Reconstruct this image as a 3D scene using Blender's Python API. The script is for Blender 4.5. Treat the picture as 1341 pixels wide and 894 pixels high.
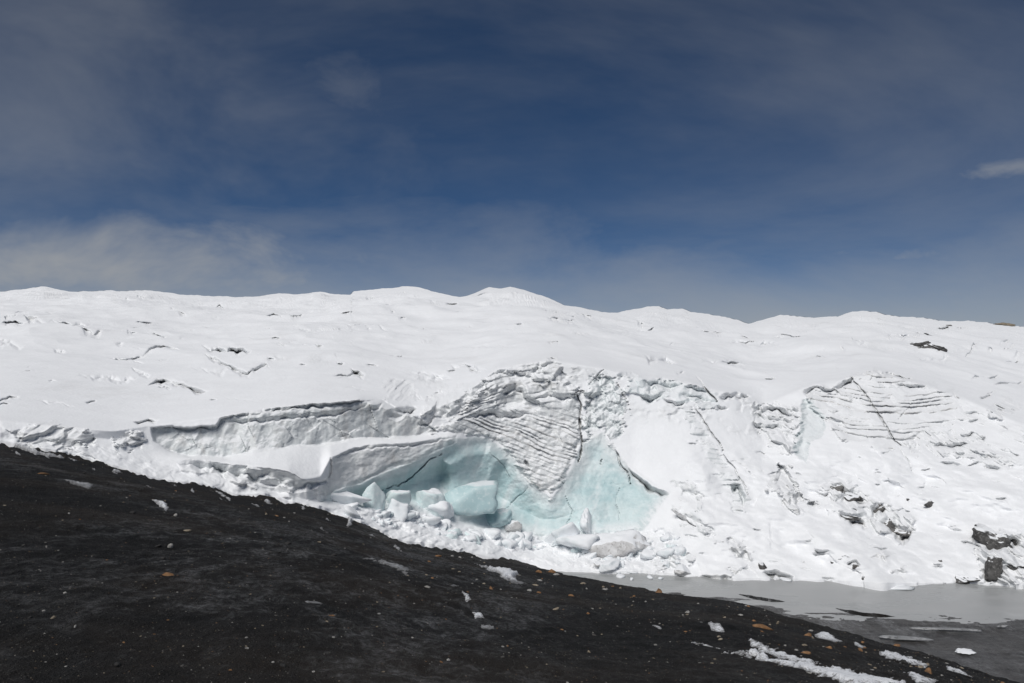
import bpy, bmesh, math, random
import numpy as np

for o in list(bpy.data.objects):
    bpy.data.objects.remove(o)
SC = bpy.context.scene
COL = SC.collection
R = math.radians

# ------------------------------------------------------------------ camera
F = 28.0 / 36.0 * 1341.0          # focal length in photo pixels
CX, CY, YH = 670.5, 447.0, 470.0  # image centre, horizon row
HC = 14.0                         # camera height above the lake
PITCH = math.atan((YH - CY) / F)
cam_d = bpy.data.cameras.new('camera')
cam_d.lens = 28.0
cam_d.sensor_width = 36.0
cam_d.clip_start = 0.1
cam_d.clip_end = 20000
cam = bpy.data.objects.new('camera', cam_d)
COL.objects.link(cam)
cam.location = (0, 0, HC)
cam.rotation_euler = (R(90) + PITCH, 0, 0)
SC.camera = cam

# ------------------------------------------------------------------ light and sky
SUN_EL, SUN_AZ = 55.0, 206.0      # azimuth clockwise from +Y: behind the camera, to the left
el, az = R(SUN_EL), R(SUN_AZ)
to_sun = (math.sin(az) * math.cos(el), math.cos(az) * math.cos(el), math.sin(el))
sun_d = bpy.data.lights.new('sun', 'SUN')
sun_d.energy = 3.02
sun_d.angle = R(40)
sun_d.color = (1.0, 0.975, 0.94)
sun = bpy.data.objects.new('sun', sun_d)
COL.objects.link(sun)
from mathutils import Vector
sun.rotation_euler = Vector(to_sun).to_track_quat('Z', 'Y').to_euler()
SC.cycles.diffuse_bounces = 8
SC.cycles.max_bounces = 12
SC.view_settings.view_transform = 'Standard'
SC.view_settings.look = 'None'
SC.view_settings.exposure = 0.0
SC.view_settings.gamma = 1.0
SC.view_settings.use_curve_mapping = False


class NT:
    """small node-tree writer"""
    def __init__(self, tree):
        self.t = tree
        tree.nodes.clear()

    def n(self, typ, ins=None, **kw):
        nd = self.t.nodes.new(typ)
        for k, v in kw.items():
            setattr(nd, k, v)
        for k, v in (ins or {}).items():
            self.set(nd, k, v)
        return nd

    def set(self, nd, k, v):
        s = nd.inputs[k]
        if hasattr(v, 'is_output') or isinstance(v, bpy.types.NodeSocket):
            self.t.links.new(v, s)
        else:
            if s.type == 'RGBA' and isinstance(v, (tuple, list)) and len(v) == 3:
                v = (*v, 1)
            s.default_value = v

    def m(self, op, a, b=0.0, c=None, clamp=False):
        nd = self.n('ShaderNodeMath', operation=op, use_clamp=clamp)
        self.set(nd, 0, a)
        self.set(nd, 1, b)
        if c is not None:
            self.set(nd, 2, c)
        return nd.outputs[0]

    def mix(self, f, a, b):
        nd = self.n('ShaderNodeMix', data_type='RGBA')
        self.set(nd, 0, f)
        self.set(nd, 6, a)
        self.set(nd, 7, b)
        return nd.outputs[2]

    def ss(self, x, lo, hi, a=0.0, b=1.0):
        nd = self.n('ShaderNodeMapRange', interpolation_type='SMOOTHSTEP')
        for i, v in enumerate((x, lo, hi, a, b)):
            self.set(nd, i, v)
        return nd.outputs[0]

    def noise(self, vec, scale, detail=4, rough=0.55, dist=0.0):
        nd = self.n('ShaderNodeTexNoise', {'Vector': vec, 'Scale': scale, 'Detail': detail,
                                           'Roughness': rough, 'Distortion': dist})
        return nd.outputs[0]


def pix_dir(px, py):
    ca, sa = math.cos(PITCH), math.sin(PITCH)
    xc, yc = (px - CX) / F, (CY - py) / F
    return xc, ca - yc * sa, sa + yc * ca


W = bpy.data.worlds.new('World')
SC.world = W
W.use_nodes = True
w = NT(W.node_tree)
sky = w.n('ShaderNodeTexSky', sky_type='NISHITA', sun_disc=False, sun_elevation=el,
          sun_rotation=az, altitude=5000, air_density=0.75, dust_density=0.0, ozone_density=2.5)
tc = w.n('ShaderNodeTexCoord')
dirv = w.n('ShaderNodeVectorMath', {0: tc.outputs['Generated']}, operation='NORMALIZE').outputs[0]
sep = w.n('ShaderNodeSeparateXYZ', {0: dirv})
dz = sep.outputs[2]
STR = 0.083
CLOUD = (0.345 / STR, 0.352 / STR, 0.358 / STR)
# thin high veil, stretched along the wind, seen all round the sky
den = w.m('ADD', w.m('MAXIMUM', dz, 0.0), 0.30)
pv = w.n('ShaderNodeVectorMath', {0: dirv, 3: w.m('DIVIDE', 1.0, den)}, operation='SCALE').outputs[0]
pm = w.n('ShaderNodeMapping', {'Vector': pv, 'Rotation': (0, 0, 0.9), 'Scale': (0.5, 0.8, 0.0), 'Location': (3.1, 1.7, 0)}).outputs[0]
veil = w.noise(pm, 1.5, 6, 0.6, 0.5)
veil = w.ss(veil, 0.32, 0.8, 0.0, 0.24)
# bank of cloud along the horizon
bm_ = w.n('ShaderNodeMapping', {'Vector': dirv, 'Scale': (2.6, 2.6, 7.0), 'Location': (0.35, 0.0, 0.4)}).outputs[0]
bn = w.noise(bm_, 1.0, 6, 0.58, 0.2)
top = w.ss(bn, 0.28, 0.72, 0.13, 0.23)
bank = w.m('SUBTRACT', 1.0, w.m('DIVIDE', w.m('MAXIMUM', dz, 0.0), top), clamp=True)
bank = w.m('MULTIPLY', w.m('POWER', bank, 1.1), 0.95)
cl = w.m('MAXIMUM', veil, bank)


def puff(px, py, sx, sy, amt, seed, ns=14.0):
    """a small cloud standing in one direction of the sky"""
    d = Vector(pix_dir(px, py)).normalized()
    t = Vector((d.y, -d.x, 0)).normalized()
    u = t.cross(d)
    a = w.n('ShaderNodeVectorMath', {0: dirv, 1: tuple(t)}, operation='DOT_PRODUCT').outputs[1]
    b = w.n('ShaderNodeVectorMath', {0: dirv, 1: tuple(u)}, operation='DOT_PRODUCT').outputs[1]
    f = w.n('ShaderNodeVectorMath', {0: dirv, 1: tuple(d)}, operation='DOT_PRODUCT').outputs[1]
    nv = w.n('ShaderNodeMapping', {'Vector': dirv, 'Location': (seed, seed * 2, 0), 'Scale': (1, 1, 1.7)}).outputs[0]
    nn = w.noise(nv, ns, 5, 0.6, 0.3)
    q = w.m('SQRT', w.m('ADD', w.m('POWER', w.m('ABSOLUTE', w.m('DIVIDE', a, sx / F)), 2.0),
                        w.m('POWER', w.m('ABSOLUTE', w.m('DIVIDE', b, sy / F)), 2.0)))
    q = w.m('ADD', q, w.m('MULTIPLY', w.m('SUBTRACT', nn, 0.5), 2.4))
    g = w.ss(q, -0.3, 1.25, amt, 0.0)
    return w.m('MULTIPLY', g, w.m('GREATER_THAN', f, 0.3))


for a in ((1308, 219, 62, 15, 0.62, 1.3), (1108, 331, 42, 14, 0.42, 4.0), (1182, 337, 48, 13, 0.46, 7.7),
          (452, 118, 60, 46, 0.16, 2.2), (40, 352, 460, 80, 0.9, 5.1, 6.0), (60, 180, 380, 230, 0.30, 8.1, 4.0), (1280, 150, 340, 230, 0.16, 9.3, 4.0), (1240, 390, 260, 60, 0.55, 6.6, 6.0),
          (1010, 400, 200, 34, 0.45, 3.3, 8.0)):
    cl = w.m('MAXIMUM', cl, puff(*a))
skc = w.n('ShaderNodeMix', {0: 1.0, 6: sky.outputs[0], 7: (0.35, 0.49, 0.565, 1)}, data_type='RGBA', blend_type='MULTIPLY').outputs[2]
skc = w.mix(cl, skc, CLOUD)
bg = w.n('ShaderNodeBackground', {'Color': skc, 'Strength': STR})
out = w.n('ShaderNodeOutputWorld')
w.t.links.new(bg.outputs[0], out.inputs[0])

# ------------------------------------------------------------------ helpers
rng = np.random.RandomState(7)
random.seed(5)


def noise2(x, y, seed=0):
    """2-D gradient noise, about -0.7..0.7"""
    r = np.random.RandomState(seed)
    perm = r.permutation(256)
    perm = np.concatenate([perm, perm])
    ang = r.rand(256) * 2 * np.pi
    gx, gy = np.cos(ang), np.sin(ang)
    xi, yi = np.floor(x), np.floor(y)
    xf, yf = x - xi, y - yi
    xi = xi.astype(np.int64) & 255
    yi = yi.astype(np.int64) & 255
    u = xf * xf * xf * (xf * (xf * 6 - 15) + 10)
    v = yf * yf * yf * (yf * (yf * 6 - 15) + 10)

    def g(i, j):
        h = perm[perm[(xi + i) & 255] + ((yi + j) & 255)]
        return gx[h] * (xf - i) + gy[h] * (yf - j)
    a = g(0, 0) * (1 - u) + g(1, 0) * u
    b = g(0, 1) * (1 - u) + g(1, 1) * u
    return a * (1 - v) + b * v


def fbm(x, y, octv=4, seed=0, gain=0.5, lac=2.03, ridged=False):
    s, a, t = 0.0, 1.0, 0.0
    for k in range(octv):
        n = noise2(x + 17.3 * k, y - 9.1 * k, seed + k)
        if ridged:
            n = 0.5 - np.abs(n) * 1.6
        s = s + a * n
        t += a
        a *= gain
        x, y = x * lac, y * lac
    return s / t


def facets(x, y, seed=0, tilt=1.0, soft=0.28):
    """broken-block relief: each cell is a plane of its own height and tilt"""
    r = np.random.RandomState(seed)
    tab = r.rand(6, 4096)
    xi, yi = np.floor(x), np.floor(y)
    b1 = np.full(x.shape, 1e9)
    b2 = np.full(x.shape, 1e9)
    v1 = np.zeros(x.shape)
    v2 = np.zeros(x.shape)
    for i in (-1, 0, 1):
        for j in (-1, 0, 1):
            cx, cy = xi + i, yi + j
            h = ((cx.astype(np.int64) * 73856093) ^ (cy.astype(np.int64) * 19349663)) & 4095
            dx, dy = x - (cx + tab[0][h]), y - (cy + tab[1][h])
            d = dx * dx + dy * dy
            v = tab[2][h] - 0.5 + tilt * ((tab[3][h] - 0.5) * dx + (tab[4][h] - 0.5) * dy)
            m = d < b1
            m2 = (~m) & (d < b2)
            b2 = np.where(m, b1, np.where(m2, d, b2))
            v2 = np.where(m, v1, np.where(m2, v, v2))
            b1 = np.where(m, d, b1)
            v1 = np.where(m, v, v1)
    w_ = 0.5 + 0.5 * sstep(np.sqrt(b2) - np.sqrt(b1), 0.0, soft)
    val = v1 * w_ + v2 * (1 - w_)
    return val


def sstep(x, a, b):
    t = np.clip((x - a) / (b - a), 0, 1)
    return t * t * (3 - 2 * t)


def sdist(U, V, pts):
    """signed distance to a polygon, positive inside"""
    pts = np.array(pts, float)
    d = np.full(U.shape, 1e9)
    ins = np.zeros(U.shape, bool)
    n = len(pts)
    for i in range(n):
        ax, ay = pts[i]
        bx, by = pts[(i + 1) % n]
        ex, ey = bx - ax, by - ay
        t = np.clip(((U - ax) * ex + (V - ay) * ey) / (ex * ex + ey * ey + 1e-9), 0, 1)
        d = np.minimum(d, (U - ax - t * ex) ** 2 + (V - ay - t * ey) ** 2)
        c = (ay > V) != (by > V)
        if ay != by:
            ins ^= c & (U < ex * (V - ay) / ey + ax)
    d = np.sqrt(d)
    return np.where(ins, d, -d)


def smooth1(a, k):
    if k < 1:
        return a
    ker = np.exp(-0.5 * (np.arange(-3 * k, 3 * k + 1) / k) ** 2)
    ker /= ker.sum()
    p = np.pad(a, 3 * k, mode='edge')
    return np.convolve(p, ker, 'valid')


def unproject(U, V, D):
    dx, dy, dzz = pix_dir(U, V)
    s = D / dy
    return dx * s, D + 0 * U, HC + dzz * s


def vnormals(P):
    """vertex normals of a grid of points"""
    du = np.empty_like(P)
    dv = np.empty_like(P)
    du[:, 1:-1] = P[:, 2:] - P[:, :-2]
    du[:, 0] = P[:, 1] - P[:, 0]
    du[:, -1] = P[:, -1] - P[:, -2]
    dv[1:-1] = P[2:] - P[:-2]
    dv[0] = P[1] - P[0]
    dv[-1] = P[-1] - P[-2]
    n = np.cross(dv, du)
    n /= np.linalg.norm(n, axis=2, keepdims=True) + 1e-12
    return n


def mesh_from(name, verts, faces, mat, attrs=None, smooth=True, normals=None):
    """verts (N,3), faces (M,k): one mesh"""
    me = bpy.data.meshes.new(name)
    nf, k = faces.shape
    me.vertices.add(len(verts))
    me.vertices.foreach_set('co', np.ascontiguousarray(verts, np.float32).ravel())
    me.loops.add(nf * k)
    me.loops.foreach_set('vertex_index', np.ascontiguousarray(faces, np.int32).ravel())
    me.polygons.add(nf)
    me.polygons.foreach_set('loop_start', np.arange(nf, dtype=np.int32) * k)
    me.polygons.foreach_set('use_smooth', np.full(nf, smooth))
    me.update(calc_edges=True)
    for a, v in (attrs or {}).items():
        at = me.attributes.new(a, 'FLOAT', 'POINT')
        at.data.foreach_set('value', np.ascontiguousarray(v, np.float32).ravel())
    me.materials.append(mat)
    if normals is not None:
        me.normals_split_custom_set_from_vertices(normals.tolist())
    return me


def link(name, me, parent=None, **props):
    o = bpy.data.objects.new(name, me)
    COL.objects.link(o)
    if parent:
        o.parent = parent
    for k, v in props.items():
        if v is not None:
            o[k] = v
    return o


def grid_faces(ny, nx):
    i = np.arange((ny - 1) * (nx - 1))
    r, c = i // (nx - 1), i % (nx - 1)
    a = r * nx + c
    return np.stack([a, a + nx, a + nx + 1, a + 1], 1)


# ------------------------------------------------------------------ materials
def new_mat(name):
    m = bpy.data.materials.new(name)
    m.use_nodes = True
    t = NT(m.node_tree)
    o = t.n('ShaderNodeOutputMaterial')
    b = t.n('ShaderNodeBsdfPrincipled')
    t.t.links.new(b.outputs[0], o.inputs[0])
    return m, t, b


def attr(t, name):
    return t.n('ShaderNodeAttribute', attribute_name=name).outputs['Fac']


def bump(t, b, h, strength, dist):
    nd = t.n('ShaderNodeBump', {'Strength': strength, 'Distance': dist, 'Height': h})
    t.set(b, 'Normal', nd.outputs[0])


SNOW = (0.86, 0.87, 0.885)
ICE = (0.60, 0.635, 0.65)
BLUE = (0.32, 0.55, 0.60)
DIRT_SHADE = (0.39, 0.372, 0.355)  # grey of the dirt, also of the shade painted into recesses


def glacier_mat():
    m, t, b = new_mat('glacier_snow_and_ice')
    g = t.n('ShaderNodeNewGeometry')
    pos = g.outputs['Position']
    nz = t.n('ShaderNodeSeparateXYZ', {0: g.outputs['Normal']}).outputs[2]
    n1 = t.noise(pos, 0.55, 5, 0.6)
    n2 = t.noise(pos, 4.0, 5, 0.65)
    st = t.n('ShaderNodeMapping', {'Vector': pos, 'Scale': (2.2, 2.2, 0.28)}).outputs[0]
    n3 = t.noise(st, 1.0, 5, 0.62)
    ice, blue, dirt_shade = attr(t, 'ice'), attr(t, 'blue'), attr(t, 'dirt_shade')
    icec = t.mix(t.ss(n3, 0.3, 0.7), (0.61, 0.635, 0.645), (0.765, 0.78, 0.785))
    bd_ = t.n('ShaderNodeMapping', {'Vector': pos, 'Scale': (0.22, 0.22, 1.5), 'Rotation': (0.0, 0.35, 0.0)}).outputs[0]
    n4 = t.noise(bd_, 1.0, 6, 0.65, 0.4)
    bluec = t.mix(t.ss(n1, 0.3, 0.7), (0.40, 0.555, 0.575), (0.60, 0.702, 0.707))
    bluec = t.mix(t.ss(n4, 0.45, 0.75, 0, 0.65), bluec, (0.68, 0.765, 0.775))
    bluec = t.mix(t.ss(n4, 0.42, 0.28, 0, 0.3), bluec, (0.33, 0.44, 0.45))
    bluec = t.mix(t.ss(n2, 0.55, 0.8, 0, 0.5), bluec, (0.64, 0.745, 0.755))
    icec = t.mix(blue, icec, bluec)
    # fresh snow stays on ledges of the ice, not on its steep faces
    lie = t.ss(t.m('ADD', nz, t.m('MULTIPLY', t.m('SUBTRACT', n2, 0.5), 0.5)), 0.62, 0.82)
    icef = t.m('MULTIPLY', ice, t.m('SUBTRACT', 1.0, t.m('MULTIPLY', t.m('MULTIPLY', lie, 0.9), t.m('SUBTRACT', 1.0, t.m('MULTIPLY', blue, 0.9)))))
    snowc = t.mix(t.ss(n1, 0.3, 0.7), (0.83, 0.84, 0.855), SNOW)
    c = t.mix(icef, snowc, icec)
    df = t.m('MULTIPLY', dirt_shade, t.ss(t.m('ADD', t.m('MULTIPLY', n3, 0.5), t.m('MULTIPLY', n2, 0.5)), 0.28, 0.62))
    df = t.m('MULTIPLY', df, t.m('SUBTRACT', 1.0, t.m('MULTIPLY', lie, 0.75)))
    c = t.mix(df, c, DIRT_SHADE)
    t.set(b, 'Base Color', c)
    t.set(b, 'Roughness', t.ss(icef, 0, 1, 0.75, 0.42))
    t.set(b, 'Specular IOR Level', 0.25)
    bump(t, b, t.m('ADD', n2, t.m('MULTIPLY', n1, 0.4)), 0.35, 0.12)
    return m


M_GL = glacier_mat()


def lump_mat(name, c1, c2, c3=None, scale=3.0, rough=0.7, snow=0.0, bumpd=0.05, spec=0.3, snowlo=0.55):
    """rock or ice: two or three mottled colours, snow lying on what faces up"""
    m, t, b = new_mat(name)
    g = t.n('ShaderNodeNewGeometry')
    pos = g.outputs['Position']
    nz = t.n('ShaderNodeSeparateXYZ', {0: g.outputs['Normal']}).outputs[2]
    n1 = t.noise(pos, scale, 5, 0.6)
    n2 = t.noise(pos, scale * 5, 4, 0.65)
    c = t.mix(t.ss(n1, 0.35, 0.65), c1, c2)
    if c3:
        c = t.mix(t.ss(n2, 0.5, 0.68), c, c3)
    if snow > 0:
        s = t.ss(t.m('ADD', nz, t.m('MULTIPLY', t.m('SUBTRACT', n1, 0.5), 0.5)), snowlo, snowlo + 0.15)
        c = t.mix(t.m('MULTIPLY', s, snow), c, (0.81, 0.825, 0.845))
    t.set(b, 'Base Color', c)
    t.set(b, 'Roughness', rough)
    t.set(b, 'Specular IOR Level', spec)
    bump(t, b, t.m('ADD', n1, t.m('MULTIPLY', n2, 0.5)), 0.6, bumpd)
    return m


M_CHUNK = lump_mat('snowy_ice', (0.70, 0.75, 0.77), (0.80, 0.82, 0.84), None, 0.8, 0.6, 1.0, 0.06)
M_BLUEB = lump_mat('pale_blue_ice', (0.60, 0.705, 0.715), (0.68, 0.765, 0.77), (0.74, 0.80, 0.805), 0.7, 0.45, 1.0, 0.05, 0.3, 0.72)
M_DEEPB = lump_mat('blue_ice', (0.42, 0.575, 0.595), (0.50, 0.64, 0.655), (0.60, 0.71, 0.72), 0.7, 0.42, 0.8, 0.05, 0.3, 0.88)
M_DIRTY = lump_mat('dirty_ice', (0.54, 0.535, 0.53), (0.72, 0.72, 0.72), (0.40, 0.39, 0.38), 1.1, 0.6, 1.0, 0.08, 0.3, 0.5)
M_FILM = lump_mat('grey_ice_film', (0.22, 0.225, 0.23), (0.34, 0.345, 0.35), (0.10, 0.10, 0.10), 1.2, 0.5, 0.0, 0.03)
M_DARK = lump_mat('dark_rock', (0.05, 0.049, 0.048), (0.11, 0.107, 0.104), (0.18, 0.175, 0.17), 1.5, 0.85, 1.0, 0.08, 0.2, 0.70)
M_GREYR = lump_mat('grey_rock', (0.13, 0.125, 0.12), (0.25, 0.24, 0.23), (0.07, 0.065, 0.06), 1.2, 0.85, 1.0, 0.08, 0.2, 0.70)
M_ORANGE = lump_mat('rusty_orange_stone', (0.17, 0.09, 0.042), (0.27, 0.155, 0.08), (0.09, 0.055, 0.033), 9.0, 0.9, 0.0, 0.02)
M_TAN = lump_mat('tan_stone', (0.20, 0.165, 0.12), (0.30, 0.26, 0.20), (0.12, 0.10, 0.075), 9.0, 0.9, 0.0, 0.02)
M_PALE = lump_mat('pale_grey_stone', (0.22, 0.215, 0.20), (0.36, 0.35, 0.33), (0.14, 0.135, 0.13), 12.0, 0.9, 0.0, 0.02)
M_GREYS = lump_mat('dark_grey_stone', (0.05, 0.048, 0.045), (0.09, 0.085, 0.08), (0.03, 0.03, 0.03), 9.0, 0.9, 0.0, 0.02)
M_BLACKS = lump_mat('black_stone', (0.015, 0.015, 0.015), (0.035, 0.034, 0.033), (0.05, 0.048, 0.046), 9.0, 0.85, 0.0, 0.02)


def snow_mat(name, ca, cb):
    m, t, b = new_mat(name)
    pos = t.n('ShaderNodeNewGeometry').outputs['Position']
    n = t.noise(pos, 3.0, 5, 0.6)
    n2 = t.noise(pos, 18.0, 4, 0.6)
    c = t.mix(t.ss(n, 0.3, 0.7), ca, cb)
    rim = t.ss(t.m('ADD', attr(t, 'rim'), t.m('MULTIPLY', t.m('SUBTRACT', n2, 0.5), 2.2)), 0.0, 0.55, 0.9, 0.0)
    c = t.mix(rim, c, (0.09, 0.085, 0.08))
    c = t.mix(t.ss(n2, 0.56, 0.72, 0, 0.7), c, (0.10, 0.095, 0.09))
    t.set(b, 'Base Color', c)
    t.set(b, 'Roughness', 0.8)
    bump(t, b, t.m('ADD', n, n2), 0.4, 0.03)
    return m


M_SNOW = snow_mat('old_snow', (0.68, 0.695, 0.72), (0.80, 0.815, 0.835))
M_THIN = snow_mat('thin_dirty_snow', (0.16, 0.165, 0.17), (0.42, 0.43, 0.44))


def gravel_mat(name, base, hi, frost_amt, rough, wet=False):
    m, t, b = new_mat(name)
    pos = t.n('ShaderNodeNewGeometry').outputs['Position']
    n0 = t.noise(pos, 0.25, 5, 0.6)
    ps = t.n('ShaderNodeMapping', {'Vector': pos, 'Scale': (1.0, 0.55, 1.0)}).outputs[0]
    n1 = t.noise(ps, 2.2, 6, 0.65)
    n2 = t.noise(ps, 14.0, 5, 0.7)
    n3 = t.noise(pos, 60.0, 3, 0.7)
    c = t.mix(t.ss(n1, 0.35, 0.68), base, hi)
    c = t.mix(t.ss(n2, 0.52, 0.72, 0, 0.7), c, tuple(v * 2.0 for v in hi))
    c = t.mix(t.ss(n3, 0.6, 0.3, 0, 0.6), c, tuple(v * 0.45 for v in base))
    c = t.mix(t.ss(n0, 0.42, 0.66, 0, 0.6), c, (0.034, 0.027, 0.021))
    # dusting of frost and old snow in wind-drawn streaks
    st = t.n('ShaderNodeMapping', {'Vector': pos, 'Scale': (1.0, 0.42, 1.0), 'Rotation': (0, 0, 0.1)}).outputs[0]
    f1 = t.noise(st, 3.6, 6, 0.68, 0.4)
    f2 = t.noise(st, 0.6, 4, 0.6, 0.3)
    fr = t.m('MULTIPLY', t.ss(t.m('ADD', t.m('MULTIPLY', f1, 0.6), t.m('MULTIPLY', f2, 0.5)), 0.48, 0.76), t.ss(n2, 0.36, 0.66, 0.12, 1))
    fr = t.m('MULTIPLY', fr, attr(t, 'frost'), clamp=True)
    c = t.mix(t.m('MULTIPLY', fr, frost_amt), c, (0.34, 0.345, 0.355))
    t.set(b, 'Base Color', c)
    t.set(b, 'Roughness', rough)
    t.set(b, 'Specular IOR Level', 0.5 if wet else 0.12)
    bump(t, b, t.m('ADD', t.m('ADD', n2, t.m('MULTIPLY', n3, 0.4)), n1), 1.0, 0.10)
    return m


M_GRAVEL = gravel_mat('black_gravel', (0.0125, 0.0125, 0.0125), (0.023, 0.0225, 0.022), 0.62, 0.9)
M_MUD = gravel_mat('wet_grey_mud', (0.035, 0.034, 0.033), (0.085, 0.083, 0.082), 0.75, 0.42, True)


def lake_mat():
    m, t, b = new_mat('milky_meltwater')
    pos = t.n('ShaderNodeNewGeometry').outputs['Position']
    st = t.n('ShaderNodeMapping', {'Vector': pos, 'Scale': (0.10, 0.5, 1.0), 'Rotation': (0, 0, -0.06)}).outputs[0]
    n = t.noise(st, 1.0, 5, 0.6, 0.5)
    n2 = t.noise(pos, 0.35, 4, 0.55, 0.4)
    c = t.mix(t.ss(n, 0.3, 0.7), (0.30, 0.31, 0.31), (0.385, 0.39, 0.39))
    c = t.mix(t.ss(n2, 0.5, 0.75, 0, 0.6), c, (0.44, 0.445, 0.445))
    t.set(b, 'Base Color', c)
    t.set(b, 'Roughness', t.ss(n, 0.3, 0.7, 0.22, 0.4))
    t.set(b, 'IOR', 1.33)
    w1 = t.noise(pos, 2.5, 3, 0.5)
    bump(t, b, w1, 0.05, 0.05)
    return m


M_LAKE = lake_mat()

# ------------------------------------------------------------------ glacier
SKYL = [(-700, 392), (-300, 388), (0, 382), (38, 377), (58, 375), (72, 378), (89, 381.5), (121, 381), (145, 380), (156, 382),
        (183, 380), (212, 381.5), (236, 385), (285, 387.7), (330, 388.7), (365, 384), (392, 385.5), (419, 382),
        (437, 384.7), (459, 385.5), (462, 381), (496, 378), (529, 374.8), (545, 375.3), (566, 381), (588, 386.3),
        (602.5, 389.5), (620, 384.7), (641, 376), (657.6, 378), (668, 375.4), (684, 379), (714, 388), (740, 400),
        (765, 403), (789, 409), (810, 409), (826, 405.6), (848, 401), (864, 401), (875, 405), (894, 403.5),
        (907, 408), (942, 413), (969, 419), (981, 423.4), (1000, 418.5), (1021, 412), (1040, 412.8), (1059, 415.4),
        (1099, 414.4), (1115, 408), (1131, 406.3), (1148, 408), (1161, 412), (1188, 415), (1209, 416), (1242, 421),
        (1268, 420), (1293, 421.6), (1306, 425), (1340, 427), (1500, 440), (2050, 450)]
BOT = [(-700, 540), (-200, 560), (0, 576), (30, 583), (80, 590), (145, 608), (174, 617), (203, 626), (232, 630), (270, 634), (312, 648),
       (348, 646), (378, 656), (405, 660), (424, 663), (437, 674), (460, 678), (481, 686), (502, 697), (527, 708),
       (570, 713), (598, 719), (640, 729), (685, 737), (707, 744), (745, 746), (774, 747), (805, 748.5), (841, 747),
       (881, 751), (900, 755), (967, 757), (1034, 758), (1085, 759.5), (1152, 763), (1202, 764), (1252, 764),
       (1293, 764.6), (1341, 766), (1600, 772), (2050, 780)]
BOTD = [(-700, 37), (0, 41), (145, 42.7), (260, 44.2), (340, 45.6), (440, 47), (520, 49), (600, 51), (700, 53.2)]
K1 = [(-700, 536, 37.1), (0, 568, 41.2), (100, 588, 42.8), (200, 612, 44.2), (260, 622, 45.0), (330, 636, 45.9), (400, 654, 47.2), (430, 656, 49.5),
      (480, 662, 51.4), (540, 667, 53.6), (600, 682, 55.8), (650, 692, 57.6), (700, 704, 58), (760, 702, 58.2), (830, 698, 58),
      (870, 690, 57), (920, 690, 56), (1000, 690, 55.5), (1100, 682, 56), (1200, 692, 56), (1341, 700, 54), (2050, 715, 52)]
K1B = [(-700, 534, 37.2), (0, 562, 41.4), (100, 578, 43), (200, 598, 45.2), (254, 600, 46), (292, 605, 46.4), (351, 611, 46.8), (378, 617, 47), (397, 627, 47.3),
       (420, 624, 48.6), (431, 601, 49.6), (460, 588, 52), (500, 581, 53.6), (545, 578, 55.4), (600, 571, 58), (640, 570, 61)]
K1C = [(-700, 532, 37.3), (0, 558, 41.6), (100, 572, 43.3), (200, 578, 46.4), (222, 590, 46.8), (249, 598, 47), (297, 599, 47.6), (332, 589, 48.3),
       (389, 584, 50), (460, 575, 53.2), (540, 571, 56.7), (600, 564, 59), (640, 540, 63)]
K2 = [(-700, 530, 37.5), (0, 550, 42), (60, 556, 43), (150, 564, 44.6), (200, 556, 47.3), (290, 545, 49.0), (400, 531, 51.8),
      (470, 523, 54.2), (540, 545, 57.2), (600, 522, 61), (650, 482, 65.5), (720, 470, 67.5), (790, 482, 68.5), (850, 497, 69),
      (900, 500, 70), (960, 515, 71), (1000, 530, 72), (1050, 508, 74), (1100, 497, 76), (1145, 484, 77.5),
      (1215, 505, 76), (1260, 520, 74), (1341, 556, 67), (2050, 600, 58)]


def curve(tab, u, k, sm=0):
    a = np.array(tab, float)
    ui = np.arange(-720, 2070, 1.0)
    v = np.interp(ui, a[:, 0], a[:, k])
    return np.interp(u, ui, smooth1(v, sm))


ucols = np.concatenate([np.linspace(-690, -50, 70)[:-1], np.arange(-50, 1391, 1.1), np.linspace(1392, 2040, 70)[1:]])
NR = 440
ys = curve(SKYL, ucols, 1, 1)
yb = curve(BOT, ucols, 1, 2)
inside = (ucols > -60) & (ucols < 1400)
ys = ys + inside * (noise2(ucols / 23.0, ucols * 0 + 3.3, 11) * 1.3 + noise2(ucols / 7.0, ucols * 0 + 8.3, 12) * 0.7)
t_ = np.linspace(0, 1, NR)[:, None]
V = ys[None] + (yb - ys)[None] * t_
U = np.broadcast_to(ucols[None], V.shape).copy()

# base depth: inverse depth is linear between the key lines, which makes each band a plane
lake_D = HC / np.maximum((curve(BOT, ucols, 1, 2) - YH) / F, 0.05) * 0.995
bd = np.interp(ucols, [p[0] for p in BOTD], [p[1] for p in BOTD])
wl = sstep(ucols, 640, 730)
bD = bd * (1 - wl) + lake_D * wl
sD = 290 + 30 * noise2(ucols / 260.0, ucols * 0 + 1.1, 13)
k1y, k1d = curve(K1, ucols, 1, 3), curve(K1, ucols, 2, 3)
k2y, k2d = curve(K2, ucols, 1, 3), curve(K2, ucols, 2, 6)
kby, kbd = curve(K1B, ucols, 1, 2), curve(K1B, ucols, 2, 3)
kcy, kcd = curve(K1C, ucols, 1, 2), curve(K1C, ucols, 2, 3)
wr = sstep(ucols, 585, 640)
kbd = 1 / ((1 - wr) / kbd + wr * (0.66 / k1d + 0.34 / k2d))
kby = (1 - wr) * kby + wr * (0.66 * k1y + 0.34 * k2y)
kcd = 1 / ((1 - wr) / kcd + wr * (0.34 / k1d + 0.66 / k2d))
kcy = (1 - wr) * kcy + wr * (0.34 * k1y + 0.66 * k2y)
kcy = np.maximum(kcy, k2y + 2)
kby = np.maximum(kby, kcy + 2)
k1y = np.maximum(k1y, kby + 2)
ybk = np.maximum(yb, k1y + 2)
D = np.empty_like(V)
ysm = curve(SKYL, ucols, 1, 55)
k2ys, k2ds = curve(K2, ucols, 1, 45), curve(K2, ucols, 2, 45)
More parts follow.
